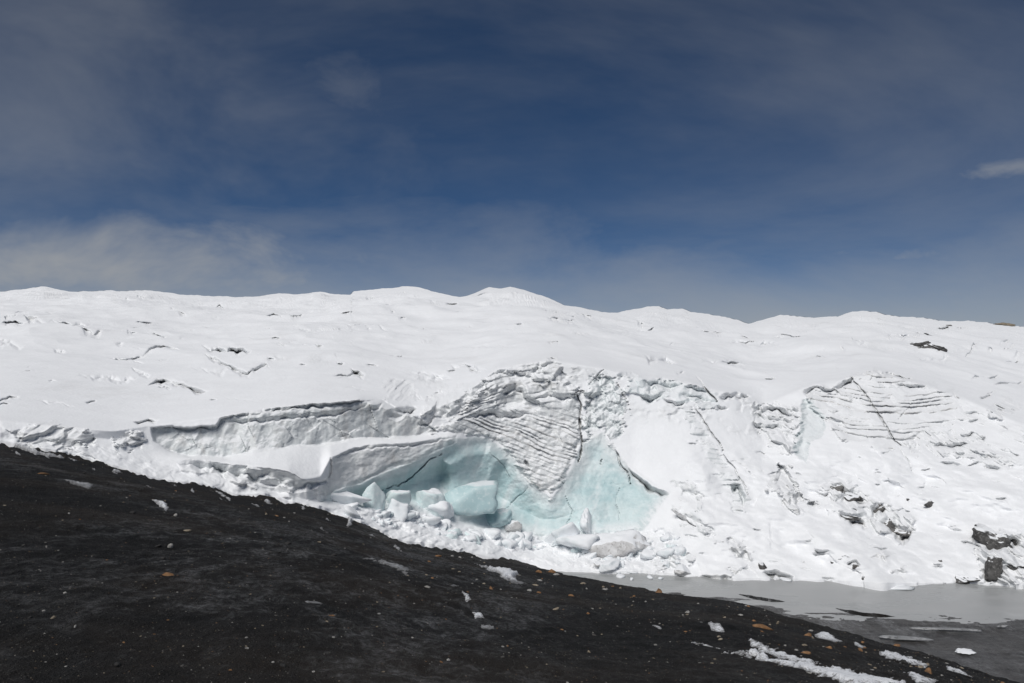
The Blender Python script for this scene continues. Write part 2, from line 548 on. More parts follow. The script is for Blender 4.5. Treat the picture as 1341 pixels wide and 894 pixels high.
ref_y = np.minimum(k2ys - 16, k2y - 6)
ref_d = 1 / sD + (1 / k2ds - 1 / sD) * (ref_y - ysm) / (k2ys - ysm)
ky = np.stack([ysm, ref_y, k2y, kcy, kby, k1y, ybk])
kd = 1 / np.stack([sD, 1 / ref_d, k2d, kcd, kbd, k1d, bD])
for j in range(len(ucols)):
    D[:, j] = np.interp(V[:, j], ky[:, j], kd[:, j])
    up = V[:, j] < ysm[j]
    g_ = (kd[1, j] - kd[0, j]) / (ky[1, j] - ky[0, j])
    D[up, j] = np.maximum(kd[0, j] + g_ * 0.75 * (V[up, j] - ysm[j]), 1 / 430)
# soften the kinks between bands
for _ in range(2):
    Dp = np.pad(D, ((2, 2), (0, 0)), mode='edge')
    D = (Dp[:-4] + 2 * Dp[1:-3] + 3 * Dp[2:-2] + 2 * Dp[3:-1] + Dp[4:]) / 9
D = 1 / D
X0, Y0, Z0 = unproject(U, V, D)
GD_ = np.clip(-np.gradient(D, axis=0) / np.gradient(V, axis=0), 0, 6)   # metres of depth per pixel of height

ice = np.zeros_like(V)
blue = np.zeros_like(V)
dirt_shade = np.zeros_like(V)  # stains and grime, plus shade painted under the snow lips
part = np.zeros(V.shape, np.int8)
rec = np.zeros_like(V)            # how far the ice is set back from the base, metres
# ragged outlines
WU = U + 2.2 * fbm(U / 9, V / 9, 3, 21) + 6 * noise2(U / 40, V / 40, 24)
WV = V + 2.2 * fbm(U / 9, V / 9, 3, 31) + 5 * noise2(U / 40, V / 40, 34)
near = 1 - sstep(D, 75, 120)


RAGN = fbm(U / 20, V / 11, 4, 26, 0.6)


def region(pts, soft=2.0, warp=True, mg=24, rag=0.0):
    p = np.array(pts)
    c0, c1 = np.searchsorted(ucols, [p[:, 0].min() - mg, p[:, 0].max() + mg])
    s = np.full(V.shape, -99.0)
    A, B = (WU, WV) if warp else (U, V)
    s[:, c0:c1] = sdist(A[:, c0:c1], B[:, c0:c1], pts) + rag * (RAGN[:, c0:c1] - 0.08)
    return s, sstep(s, -soft * 0.5, soft * 0.5)


def strata(mask, slope, period, amp, seed, curv=0.0, u0=0.0, rough=1.0):
    """ledges: each layer juts at its upper lip and is undercut below it"""
    global rec
    y = V - slope * (U - u0) - curv * (U - u0) ** 2
    y = y + rough * 6.0 * noise2(U / 50, V / 30, seed) + rough * 2.6 * fbm(U / 13, V / 11, 3, seed + 1)
    s = y / period + 1.1 * noise2(y / period / 2.3, y * 0 + 0.5, seed + 2)
    f = s - np.floor(s)
    k = np.floor(s)
    h = np.modf(np.abs(np.sin(k * 12.9898 + seed) * 43758.5453))[0]
    a = amp * 0.52 * (0.2 + 1.0 * h) * np.clip(0.6 + 2.2 * noise2(U / 30 + k * 3.7, k * 1.3, seed + 3), 0.0, 1.5)
    saw = np.where(f < 0.8, 1 - f / 0.8, (f - 0.8) / 0.2)
    rec = rec + mask * a * (saw - 0.4)
    return f, h


def lip(pts, h, r, d=0.5, blu=0.0, warp=True, icy=0.7, ov=0.86):
    """overhanging snow edge along a line: below it the ice is set back and closes again after h pixels"""
    p = np.array(pts, float)
    c0, c1 = np.searchsorted(ucols, [p[0, 0] - 3, p[-1, 0] + 3])
    if c1 <= c0 + 1:
        return
    sl = (slice(None), slice(c0, c1))
    u = WU[sl] * 0.35 + U[sl] * 0.65 if warp else U[sl]
    v = WV[sl] * 0.5 + V[sl] * 0.5 if warp else V[sl]
    yl = np.interp(u, p[:, 0], p[:, 1]) + min(1.6, 0.3 * h) * (1.5 * noise2(u / 10, u * 0 + p[0, 1], 80) + 0.45 * noise2(u / 4, u * 0 + p[0, 0], 81))
    e = np.clip(np.minimum(u - p[0, 0], p[-1, 0] - u) / max(4.0, 0.22 * (p[-1, 0] - p[0, 0])), 0, 1) ** 0.6
    hh = 1.2 * h * e * (1 + 1.0 * noise2(u / 18, v * 0 + p[0, 1], 77) + 0.4 * noise2(u / 7, v / 12, 79)) + 1e-3
    tt = (v - yl) / hh
    tt = np.clip(tt, 0, 1) * ((tt > 0) & (tt < 1))
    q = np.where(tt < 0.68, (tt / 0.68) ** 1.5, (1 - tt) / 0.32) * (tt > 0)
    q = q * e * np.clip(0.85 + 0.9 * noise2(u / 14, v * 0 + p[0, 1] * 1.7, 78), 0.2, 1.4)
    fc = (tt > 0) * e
    bulge = np.exp(-((v - yl + 2.0) / 3.0) ** 2) * (v <= yl) * e
    dd = D[sl]
    sc_ = dd / 55.0
    d = d * 0.75
    rec[sl] += q * (r * sc_ * (0.32 - 0.2 * sstep(GD_[sl], 0.1, 0.4)) + ov * GD_[sl] * hh) - 0.10 * r * bulge * sc_
    ice[sl] = np.maximum(ice[sl], icy * 0.9 * fc)
    dirt_shade[sl] = np.maximum(dirt_shade[sl], d * np.clip(0.35 * fc + 0.7 * q, 0, 1))  # greys the face, with shade painted in deeper towards the set-back
    blue[sl] = np.maximum(blue[sl], blu * fc)


def crack(pts, wdt, r, d=0.9):
    """a narrow slot along a polyline of any direction"""
    p = np.array(pts, float)
    c0, c1 = np.searchsorted(ucols, [p[:, 0].min() - 8, p[:, 0].max() + 8])
    sl = (slice(None), slice(c0, c1))
    u = U[sl] + 1.8 * noise2(U[sl] / 8, V[sl] / 8, 55) + 5 * noise2(U[sl] / 22, V[sl] / 22, 57)
    v = V[sl] + 1.8 * noise2(U[sl] / 8, V[sl] / 8, 56) + 4 * noise2(U[sl] / 22, V[sl] / 22, 59)
    best = np.full(u.shape, 1e9)
    along = np.zeros(u.shape)
    L = np.concatenate([[0], np.cumsum(np.hypot(*(p[1:] - p[:-1]).T))])
    for i in range(len(p) - 1):
        e = p[i + 1] - p[i]
        t = np.clip(((u - p[i, 0]) * e[0] + (v - p[i, 1]) * e[1]) / (e @ e), 0, 1)
        d_ = np.hypot(u - p[i, 0] - t * e[0], v - p[i, 1] - t * e[1])
        m = d_ < best
        best = np.where(m, d_, best)
        along = np.where(m, L[i] + t * (L[i + 1] - L[i]), along)
    w_ = wdt * 0.7 * (0.65 + 0.9 * noise2(along / 12, along * 0 + p[0, 0], 58)) * np.clip(np.minimum(along, L[-1] - along) / (0.2 * L[-1]), 0.25, 1)
    q = np.clip(1 - best / np.maximum(w_, 0.3), 0, 1)
    rec[sl] += np.sqrt(q) * r * 0.6
    dirt_shade[sl] = np.maximum(dirt_shade[sl], d * np.minimum(1, q * 2))  # colour goes greyer towards the middle of the slot
    ice[sl] = np.maximum(ice[sl], np.minimum(1, q * 2))


# -- grey ice wall on the left, under its cornice
A_PTS = [(198, 560), (215, 557), (250, 561), (285, 557), (292, 546), (345, 537), (400, 531), (470, 523), (505, 527), (548, 548),
         (575, 566), (540, 572), (460, 576), (389, 585), (340, 591), (332, 589), (297, 600), (249, 599), (222, 591), (203, 578)]
sA, mA = region(A_PTS, 2.5)
flute = fbm(X0 * 1.1, Z0 * 0.13, 4, 41)
rec += mA * (0.4 + 0.22 * flute + 0.5 * facets(X0 * 0.4 + Z0 * 0.25, Z0 * 0.3, 43, 1.6, 0.45) + 0.15 * facets(X0 * 1.1 - Z0 * 0.5, Z0 * 0.9, 42, 1.4) + 0.25 * fbm(X0 * 0.5 + Z0 * 0.3, Z0 * 0.4, 3, 49) + 0.3 * fbm(X0 * 1.3, Z0 * 1.0, 4, 44))
ice = np.maximum(ice, mA)
dirt_shade = np.maximum(dirt_shade, mA * (0.16 + 0.45 * sstep(fbm(X0 * 1.2, Z0 * 0.3, 3, 46), 0.0, 0.4)))
dirt_shade = np.maximum(dirt_shade, mA * sstep(U, 470, 530) * 0.4)
blue = np.maximum(blue, mA * 0.10)
part[sA > 0] = 1
lip([(212, 556), (250, 560), (285, 557), (293, 551)], 5, 0.7, 0.5)
lip([(288, 545), (320, 540), (345, 536), (400, 531), (440, 526), (470, 522), (482, 523)], 5, 1.0, 0.7)
lip([(292, 551), (330, 548), (370, 545), (420, 540), (455, 535), (480, 530)], 6, 0.8, 0.5)
lip([(480, 526), (491, 531), (502, 527)], 6, 0.8, 0.6)
lip([(505, 538), (529, 532), (546, 530)], 15, 0.9, 0.55)
lip([(546, 553), (558, 551), (570, 545)], 6, 0.9, 0.7)
for x, w0, d0 in ((331, 3, 0.5), (262, 3.5, 0.6), (304, 4, 0.35), (404, 5, 0.35), (452, 6, 0.55), (484, 5, 0.5), (288, 8, 0.3), (240, 5, 0.3), (366, 7, 0.25), (528, 6, 0.4)):
    xs = x + 4 * noise2(V / 14, V * 0 + x, 47) + (V - 560) * 0.12
    dirt_shade = np.maximum(dirt_shade, mA * min(1, 1.7 * d0) * np.exp(-((U - xs) / w0) ** 2) * (0.6 + 0.8 * noise2(V / 8, V * 0 + x, 48)))
# -- snow ramp below the wall and the little walls beneath its edge
lip([(232, 604), (254, 602), (292, 606), (320, 611), (351, 613), (378, 619), (397, 629), (416, 627), (432, 622)], 14, 1.0, 0.35, 0.1)
lip([(300, 617), (330, 622), (350, 628), (372, 630), (392, 638)], 8, 0.8, 0.3)
sB, mB = region([(232, 606), (300, 608), (351, 616), (390, 632), (428, 628), (432, 655), (405, 660), (370, 650), (330, 640), (280, 622), (240, 615)], 4)
ice = np.maximum(ice, mB * 0.75)
dirt_shade = np.maximum(dirt_shade, mB * 0.15)
rec += mB * 0.5 * facets(X0 * 1.1, Z0 * 1.6, 61, 1.2)
crack([(433, 600), (435, 612), (430, 626)], 3.0, 0.25, 0.5)

# -- grey-pink wall left of the cave, rolling under into blue
Dw_PTS = [(428, 648), (405, 640), (400, 632), (426, 626), (432, 601), (460, 589), (500, 582), (545, 579), (600, 571), (600, 580), (560, 596), (520, 612), (475, 630), (440, 642)]
sD_, mD = region(Dw_PTS, 2.5)
ice = np.maximum(ice, mD)
rec += mD * (0.12 + 0.4 * fbm(X0 * 0.9, Z0 * 0.9, 4, 66))
dirt_shade = np.maximum(dirt_shade, mD * (0.14 + 0.6 * sstep(noise2(X0 * 0.8, Z0 * 0.8, 67), 0.1, 0.5)))
lip([(432, 600), (460, 588), (500, 581), (545, 578), (600, 571)], 5, 0.35, 0.5)
part[sD_ > 0] = 1
# -- the blue cave
E1 = [(418, 658), (432, 640), (470, 628), (520, 606), (560, 588), (592, 576), (640, 572), (668, 596), (700, 640), (722, 654), (735, 640),
      (752, 612), (762, 575), (790, 566), (805, 590), (832, 622), (876, 648), (858, 676), (842, 694), (800, 702), (700, 706), (650, 694), (600, 684), (545, 668), (480, 664)]
sE, mE = region(E1, 3)
ice = np.maximum(ice, mE)
vein = sstep(fbm(U / 26 + V / 60, V / 70, 4, 73), 0.02, 0.35)
blue = np.maximum(blue, sstep(sE + 10 * RAGN, -8, 20) * (1 - 0.5 * vein) * (1 - 0.45 * sstep(U, 730, 770) * (1 - sstep(V, 575, 640))))
# cavity under the left overhang, smooth face to its right
hol = sstep(sdist(WU, WV, [(422, 662), (436, 648), (480, 638), (525, 622), (578, 598), (600, 618), (590, 650), (560, 668), (500, 666)]), -3, 22)
rec += hol * 1.25
hol2 = sstep(sE, 0, 60) * sstep(U, 540, 600) * (1 - sstep(U, 700, 800))
rec += hol2 * 1.8
rec += 0.5 * sstep(sE, -4, 22)
rec += mE * (0.10 * fbm(X0 * 0.9, Z0 * 0.9, 3, 75, ridged=True) + 0.45 * fbm(X0 * 0.3, Z0 * 0.3, 3, 71) + 0.10 * facets(X0 * 0.3, Z0 * 0.22, 72, 1.2) + 0.03 * fbm(X0 * 2, Z0 * 2, 3, 74))
part[sE > 0] = 2
sG, mG = region([(574, 600), (612, 582), (645, 578), (668, 602), (652, 640), (654, 676), (600, 682), (572, 650)], 3)
rec -= 0.9 * sstep(sG, 0, 16)
sG2, mG2 = region([(700, 650), (722, 656), (742, 640), (770, 640), (800, 655), (790, 690), (720, 700), (690, 690)], 3)
rec -= 0.35 * sstep(sG2, 0, 26)
for cp in ([(690, 640), (676, 655), (660, 668)], [(742, 650), (748, 668), (744, 688)], [(812, 640), (806, 660), (812, 684)], [(640, 590), (655, 604), (668, 622)]):
    crack(cp, 1.1, 0.25, 0.15)
dirt_shade = np.maximum(dirt_shade, 0.35 * sstep(sE, 0, 6) * sstep(V, 640, 690) * sstep(fbm(U / 22, V / 5, 3, 76), -0.05, 0.3) * (1 - sstep(U, 740, 780)))
crack([(577, 593), (560, 606), (548, 616), (535, 624), (521, 636)], 1.6, 0.6, 0.35)
crack([(520, 634), (505, 640), (480, 644)], 1.3, 0.4, 0.2)
dirt_shade = np.maximum(dirt_shade, 0.28 * mE * sstep(V, 660, 690) * (1 - sstep(U, 700, 720)) * sstep(U, 655, 672))
dirt_shade = np.maximum(dirt_shade, 0.10 * mE * sstep(fbm(X0 * 0.5, Z0 * 1.2, 3, 79), 0.1, 0.3))

# -- layered ice face over the cave
F_PTS = [(556, 566), (580, 556), (600, 536), (628, 512), (642, 488), (652, 480), (690, 487), (702, 474), (720, 469), (738, 480), (750, 500), (762, 512),
         (764, 560), (754, 606), (738, 634), (722, 654), (700, 642), (668, 598), (640, 573), (600, 571)]
sF, mF = region(F_PTS, 3, rag=20)
ice = np.maximum(ice, mF * 0.95)
lowF = mF * sstep(V + 0.0 * U, 520, 556)
upF = mF * (1 - sstep(V, 520, 556))
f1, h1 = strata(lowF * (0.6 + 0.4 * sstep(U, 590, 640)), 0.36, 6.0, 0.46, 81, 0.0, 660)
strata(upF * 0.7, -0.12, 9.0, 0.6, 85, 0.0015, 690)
rec += upF * (0.9 * facets(X0 * 0.55, Z0 * 0.75, 88, 1.2) + 0.4 * facets(X0 * 1.5, Z0 * 1.8, 89, 1.2))
rec += lowF * (0.25 * facets(X0 * 0.6, Z0 * 0.9, 90, 1.3) + 0.12 * facets(X0 * 2.0, Z0 * 3.2, 94, 1.2) + 0.12 * fbm(X0 * 2.5, Z0 * 3, 3, 95))
dirt_shade = np.maximum(dirt_shade, lowF * 0.7 * sstep(f1, 0.45, 0.86) * (0.15 + 0.85 * h1))  # greyer towards each ledge's undercut, stronger on some layers
dirt_shade = np.maximum(dirt_shade, mF * (0.18 + 0.35 * sstep(noise2(U / 24, V / 16, 91), 0.1, 0.5)))
rec -= mF * 0.25 * sstep(sF, 0, 8)
part[sF > 0] = 3
lip([(640, 492), (650, 482), (668, 484), (690, 488)], 7, 1.0, 0.4)
lip([(694, 486), (705, 474), (722, 470), (738, 476)], 9, 0.8, 0.5)
lip([(716, 467), (724, 467), (732, 469)], 4, 0.8, 0.7)
lip([(610, 545), (640, 537), (660, 540), (690, 538), (700, 541)], 7, 1.0, 0.6)
lip([(655, 512), (675, 506), (690, 510)], 7, 1.0, 0.55)
lip([(700, 520), (718, 512), (738, 518), (752, 524)], 7, 0.8, 0.4)
# the slanting rib of steps left of it
sR, mR = region([(592, 548), (650, 496), (668, 500), (640, 530), (606, 556)], 4, rag=12)
strata(mR, -0.35, 5.0, 0.5, 93)
ice = np.maximum(ice, mR * 0.9)
dirt_shade = np.maximum(dirt_shade, mR * 0.3)
# vertical crack and its grey streak
crack([(757, 513), (761, 530), (759, 548), (762, 566), (761, 585), (758, 606)], 2.6, 1.3, 0.95)
crack([(754, 514), (760, 511), (767, 512)], 2.0, 0.9, 0.9)
crack([(790, 602), (788, 610)], 2.0, 0.6, 0.6)
crack([(690, 604), (692, 612)], 3.2, 0.8, 0.3)
crack([(805, 590), (812, 602), (820, 618), (826, 634)], 2.2, 0.7, 0.7)

# -- broken ice right of the crack
H_PTS = [(764, 512), (772, 496), (790, 480), (800, 490), (812, 508), (824, 530), (820, 556), (808, 574), (806, 590), (796, 580), (790, 566), (764, 574)]
sH, mH = region(H_PTS, 4, rag=26)
ice = np.maximum(ice, mH * 0.9)
blue = np.maximum(blue, mH * 0.22)
rec += mH * (0.7 * facets(X0 * 0.8, Z0 * 0.9, 101, 1.3) + 0.4 * facets(X0 * 1.9, Z0 * 2.1, 102, 1.3) + 0.4 * fbm(X0 * 2, Z0 * 2, 3, 103, ridged=True))
dirt_shade = np.maximum(dirt_shade, mH * (0.12 + 0.3 * sstep(noise2(X0 * 0.7, Z0 * 0.7, 104), 0.15, 0.5)))
part[sH > 0] = 4
crack([(770, 502), (782, 492), (792, 484)], 3.0, 0.4, 0.6)
crack([(808, 500), (818, 520), (823, 532)], 2.4, 0.4, 0.6)
# snow slab edge running down to the right over the blue ice
lip([(822, 612), (836, 624), (856, 637), (877, 646)], 8, 1.6, 0.85)
# -- pale blocks along the brow, fin and hollows
J_PTS = [(812, 496), (840, 490), (870, 495), (900, 500), (935, 514), (945, 532), (925, 534), (900, 528), (870, 522), (840, 524), (822, 512)]
sJ, mJ = region(J_PTS, 4, rag=22)
ice = np.maximum(ice, mJ * 0.8)
blue = np.maximum(blue, mJ * 0.28)
rec += mJ * (0.65 * facets(X0 * 0.5, Z0 * 0.8, 111, 1.2) + 0.35 * facets(X0 * 1.6, Z0 * 1.8, 112, 1.2))
part[sJ > 0] = 4
lip([(808, 489), (822, 486), (836, 490)], 8, 0.9, 0.3, 0.2)
lip([(842, 497), (860, 495), (880, 497), (894, 501)], 10, 1.6, 0.45, 0.35)
lip([(836, 516), (852, 519), (868, 516)], 7, 1.0, 0.35, 0.3)
lip([(868, 521), (885, 526), (900, 524)], 5, 0.9, 0.5)
lip([(895, 504), (915, 508), (928, 512)], 4, 0.8, 0.5)
lip([(893, 514), (912, 518), (930, 522)], 5, 0.8, 0.5)
crack([(912, 495), (920, 504), (930, 516), (938, 527)], 3.2, 1.4, 0.95)
lip([(941, 517), (950, 513), (965, 513), (985, 518)], 9, 1.6, 0.6)
lip([(938, 529), (946, 530), (955, 534)], 5, 0.9, 0.7)
lip([(984, 532), (1000, 528), (1012, 531), (1030, 536), (1046, 538)], 8, 0.9, 0.5)
lip([(985, 554), (1000, 556), (1020, 553)], 7, 0.8, 0.5)
lip([(1000, 544), (1018, 545), (1040, 549)], 6, 0.8, 0.45)
# -- striped rib running down the chute
L_PTS = [(893, 534), (908, 536), (922, 556), (940, 584), (958, 612), (978, 640), (976, 668), (958, 676), (950, 640), (930, 604), (905, 566)]
sL, mL = region(L_PTS, 4, rag=26)
ice = np.maximum(ice, mL * 0.85)
blue = np.maximum(blue, mL * 0.12)
strata(mL, 0.12, 6.5, 0.35, 121)
rec += mL * 0.3 * facets(X0, Z0 * 1.5, 122, 1.2)
dirt_shade = np.maximum(dirt_shade, mL * (0.1 + 0.3 * sstep(noise2(U / 12, V / 14, 123), 0.1, 0.5)))
part[sL > 0] = 4
crack([(909, 535), (924, 556), (938, 578), (948, 594)], 2.2, 0.7, 0.7)
crack([(948, 594), (962, 616), (974, 636), (979, 652)], 2.0, 0.5, 0.5)
lip([(900, 579), (908, 580), (914, 580)], 4, 0.6, 0.5)
lip([(957, 631), (966, 628), (977, 642)], 22, 0.6, 0.3, 0.15, icy=0.9)
crack([(957, 604), (980, 610), (1000, 616)], 1.0, 0.2, 0.35)
crack([(880, 665), (892, 677), (904, 686), (912, 691)], 2.6, 0.8, 0.9)

# -- layered dome on the right
M_PTS = [(1092, 506), (1112, 491), (1145, 484), (1172, 488), (1205, 500), (1250, 512), (1258, 524), (1250, 548), (1232, 562), (1224, 576), (1196, 584),
         (1170, 588), (1130, 580), (1100, 577), (1082, 574), (1086, 556), (1060, 530), (1052, 510), (1070, 506)]
sM, mM = region(M_PTS, 4, rag=22)
ice = np.maximum(ice, mM * 0.8)
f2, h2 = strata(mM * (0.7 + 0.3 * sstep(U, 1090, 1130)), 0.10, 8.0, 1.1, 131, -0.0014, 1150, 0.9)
rec += mM * 0.3 * facets(X0 * 0.8, Z0 * 1.6, 133, 1.0)
rec += mM * (1 - sstep(U, 1095, 1125)) * 0.8 * facets(X0 * 0.9, Z0 * 1.0, 134, 1.2)
dirt_shade = np.maximum(dirt_shade, mM * 0.75 * sstep(f2, 0.25, 0.85) * (0.25 + 0.75 * h2))  # tone greys down every layer to its undercut
dirt_shade = np.maximum(dirt_shade, mM * 0.24)
part[sM > 0] = 5
lip([(1092, 508), (1108, 496), (1120, 491)], 8, 1.0, 0.6)
lip([(1116, 490), (1145, 484), (1172, 488), (1200, 498)], 5, 1.1, 0.75)
lip([(1170, 500), (1195, 505), (1216, 504)], 4, 0.8, 0.6)
crack([(1113, 490), (1122, 502), (1136, 520), (1150, 542), (1160, 556), (1172, 578), (1180, 584)], 3.2, 0.9, 0.85)
crack([(1144, 486), (1140, 500)], 1.6, 0.5, 0.6)
crack([(1196, 528), (1184, 540), (1175, 550)], 1.2, 0.4, 0.5)
crack([(1246, 512), (1252, 518), (1257, 521)], 2.5, 0.7, 0.9)
crack([(1176, 586), (1186, 602), (1195, 618)], 2.5, 0.25, 0.4)
# blue-grey notch at the dome's left end
N_PTS = [(1050, 522), (1064, 520), (1078, 534), (1084, 556), (1078, 573), (1063, 580), (1058, 608), (1046, 602), (1036, 590), (1044, 566), (1046, 545)]
sN, mN = region(N_PTS, 3, rag=8)
ice = np.maximum(ice, mN)
blue = np.maximum(blue, mN * 0.4)
dirt_shade = np.maximum(dirt_shade, mN * 0.12)
rec += mN * (0.55 * sstep(sN, -2, 10) + 0.3 * facets(X0 * 0.7, Z0 * 0.5, 141, 1.0))
part[sN > 0] = 4
lip([(1050, 512), (1066, 503), (1078, 508)], 8, 1.0, 0.6)
lip([(1076, 510), (1092, 508), (1102, 515)], 6, 1.0, 0.7)
# serac knuckle below it
sO, mO = region([(1002, 632), (1014, 622), (1022, 606), (1034, 606), (1042, 630), (1056, 648), (1074, 660), (1060, 664), (1048, 656), (1046, 678), (1030, 664), (1018, 646), (1004, 640)], 3, rag=20)
ice = np.maximum(ice, mO * 0.95)
dirt_shade = np.maximum(dirt_shade, mO * 0.38)
rec += mO * (0.9 * facets(X0 * 1.0, Z0 * 1.1, 151, 1.4) + 0.5 * facets(X0 * 2.4, Z0 * 2.4, 152, 1.4) + 0.2)
part[sO > 0] = 4
# worn patches at the foot of the slope
for k, (pts, dd, aa) in enumerate([
        ([(937, 710), (960, 704), (975, 708), (988, 722), (984, 733), (968, 728), (950, 716)], 0.35, 0.8),
        ([(1142, 724), (1160, 719), (1168, 726), (1160, 738), (1144, 736)], 0.42, 0.4),
        ([(1164, 748), (1180, 742), (1194, 748), (1184, 756)], 0.3, 0.4),
        ([(946, 745), (962, 738), (975, 746), (960, 753)], 0.3, 0.5),
        ([(840, 735), (866, 722), (890, 720), (914, 728), (900, 740), (872, 746)], 0.2, 0.6),
        ([(1096, 444), (1130, 447), (1160, 449), (1192, 446), (1180, 456), (1140, 456)], 0.3, 0.4),
        ([(14, 566), (50, 552), (70, 553), (110, 560), (128, 574), (120, 588), (80, 588), (40, 584)], 0.25, 0.55),
        ([(150, 574), (180, 566), (196, 580), (180, 590), (162, 588)], 0.28, 0.7),
        ([(495, 500), (510, 494), (540, 502), (545, 520), (530, 526), (505, 522)], 0.2, 0.9),
        ([(525, 497), (560, 490), (590, 500), (596, 512), (570, 508), (545, 512)], 0.15, 0.5),
        ([(560, 520), (590, 505), (625, 500), (645, 490), (640, 510), (600, 540), (570, 556), (548, 548)], 0.18, 0.6),
        ([(985, 528), (1020, 528), (1050, 540), (1046, 580), (1036, 602), (1010, 585), (985, 560)], 0.2, 0.7),
        ([(1180, 575), (1225, 562), (1268, 560), (1290, 575), (1280, 600), (1220, 598), (1190, 594)], 0.2, 0.5),
        ([(1270, 580), (1320, 585), (1341, 610), (1300, 616), (1270, 606)], 0.15, 0.45),
        ([(880, 625), (905, 630), (925, 650), (915, 672), (890, 655)], 0.1, 0.35),
        ([(1070, 632), (1110, 632), (1150, 655), (1200, 680), (1200, 700), (1150, 696), (1100, 670)], 0.2, 0.5),
        ([(1270, 705), (1310, 695), (1360, 700), (1360, 766), (1290, 766)], 0.3, 0.7),
        ([(404, 472), (420, 470), (432, 474), (420, 480), (406, 480)], 0.35, 0.4),
        ([(1240, 575), (1268, 572), (1262, 582), (1222, 584)], 0.3, 0.5),
        ([(1290, 532), (1330, 520), (1341, 530), (1320, 545), (1296, 548)], 0.2, 0.8),
        ([(880, 664), (900, 668), (940, 700), (920, 706), (890, 690)], 0.12, 0.4)]):
    s_, m_ = region(pts, 5, rag=20)
    ice = np.maximum(ice, m_ * 0.8)
    dirt_shade = np.maximum(dirt_shade, m_ * dd)
    rec += m_ * aa * (facets(X0 * 1.2, Z0 * 1.4, 160 + k, 1.3) + 0.5 * facets(X0 * 3, Z0 * 3, 180 + k, 1.3))

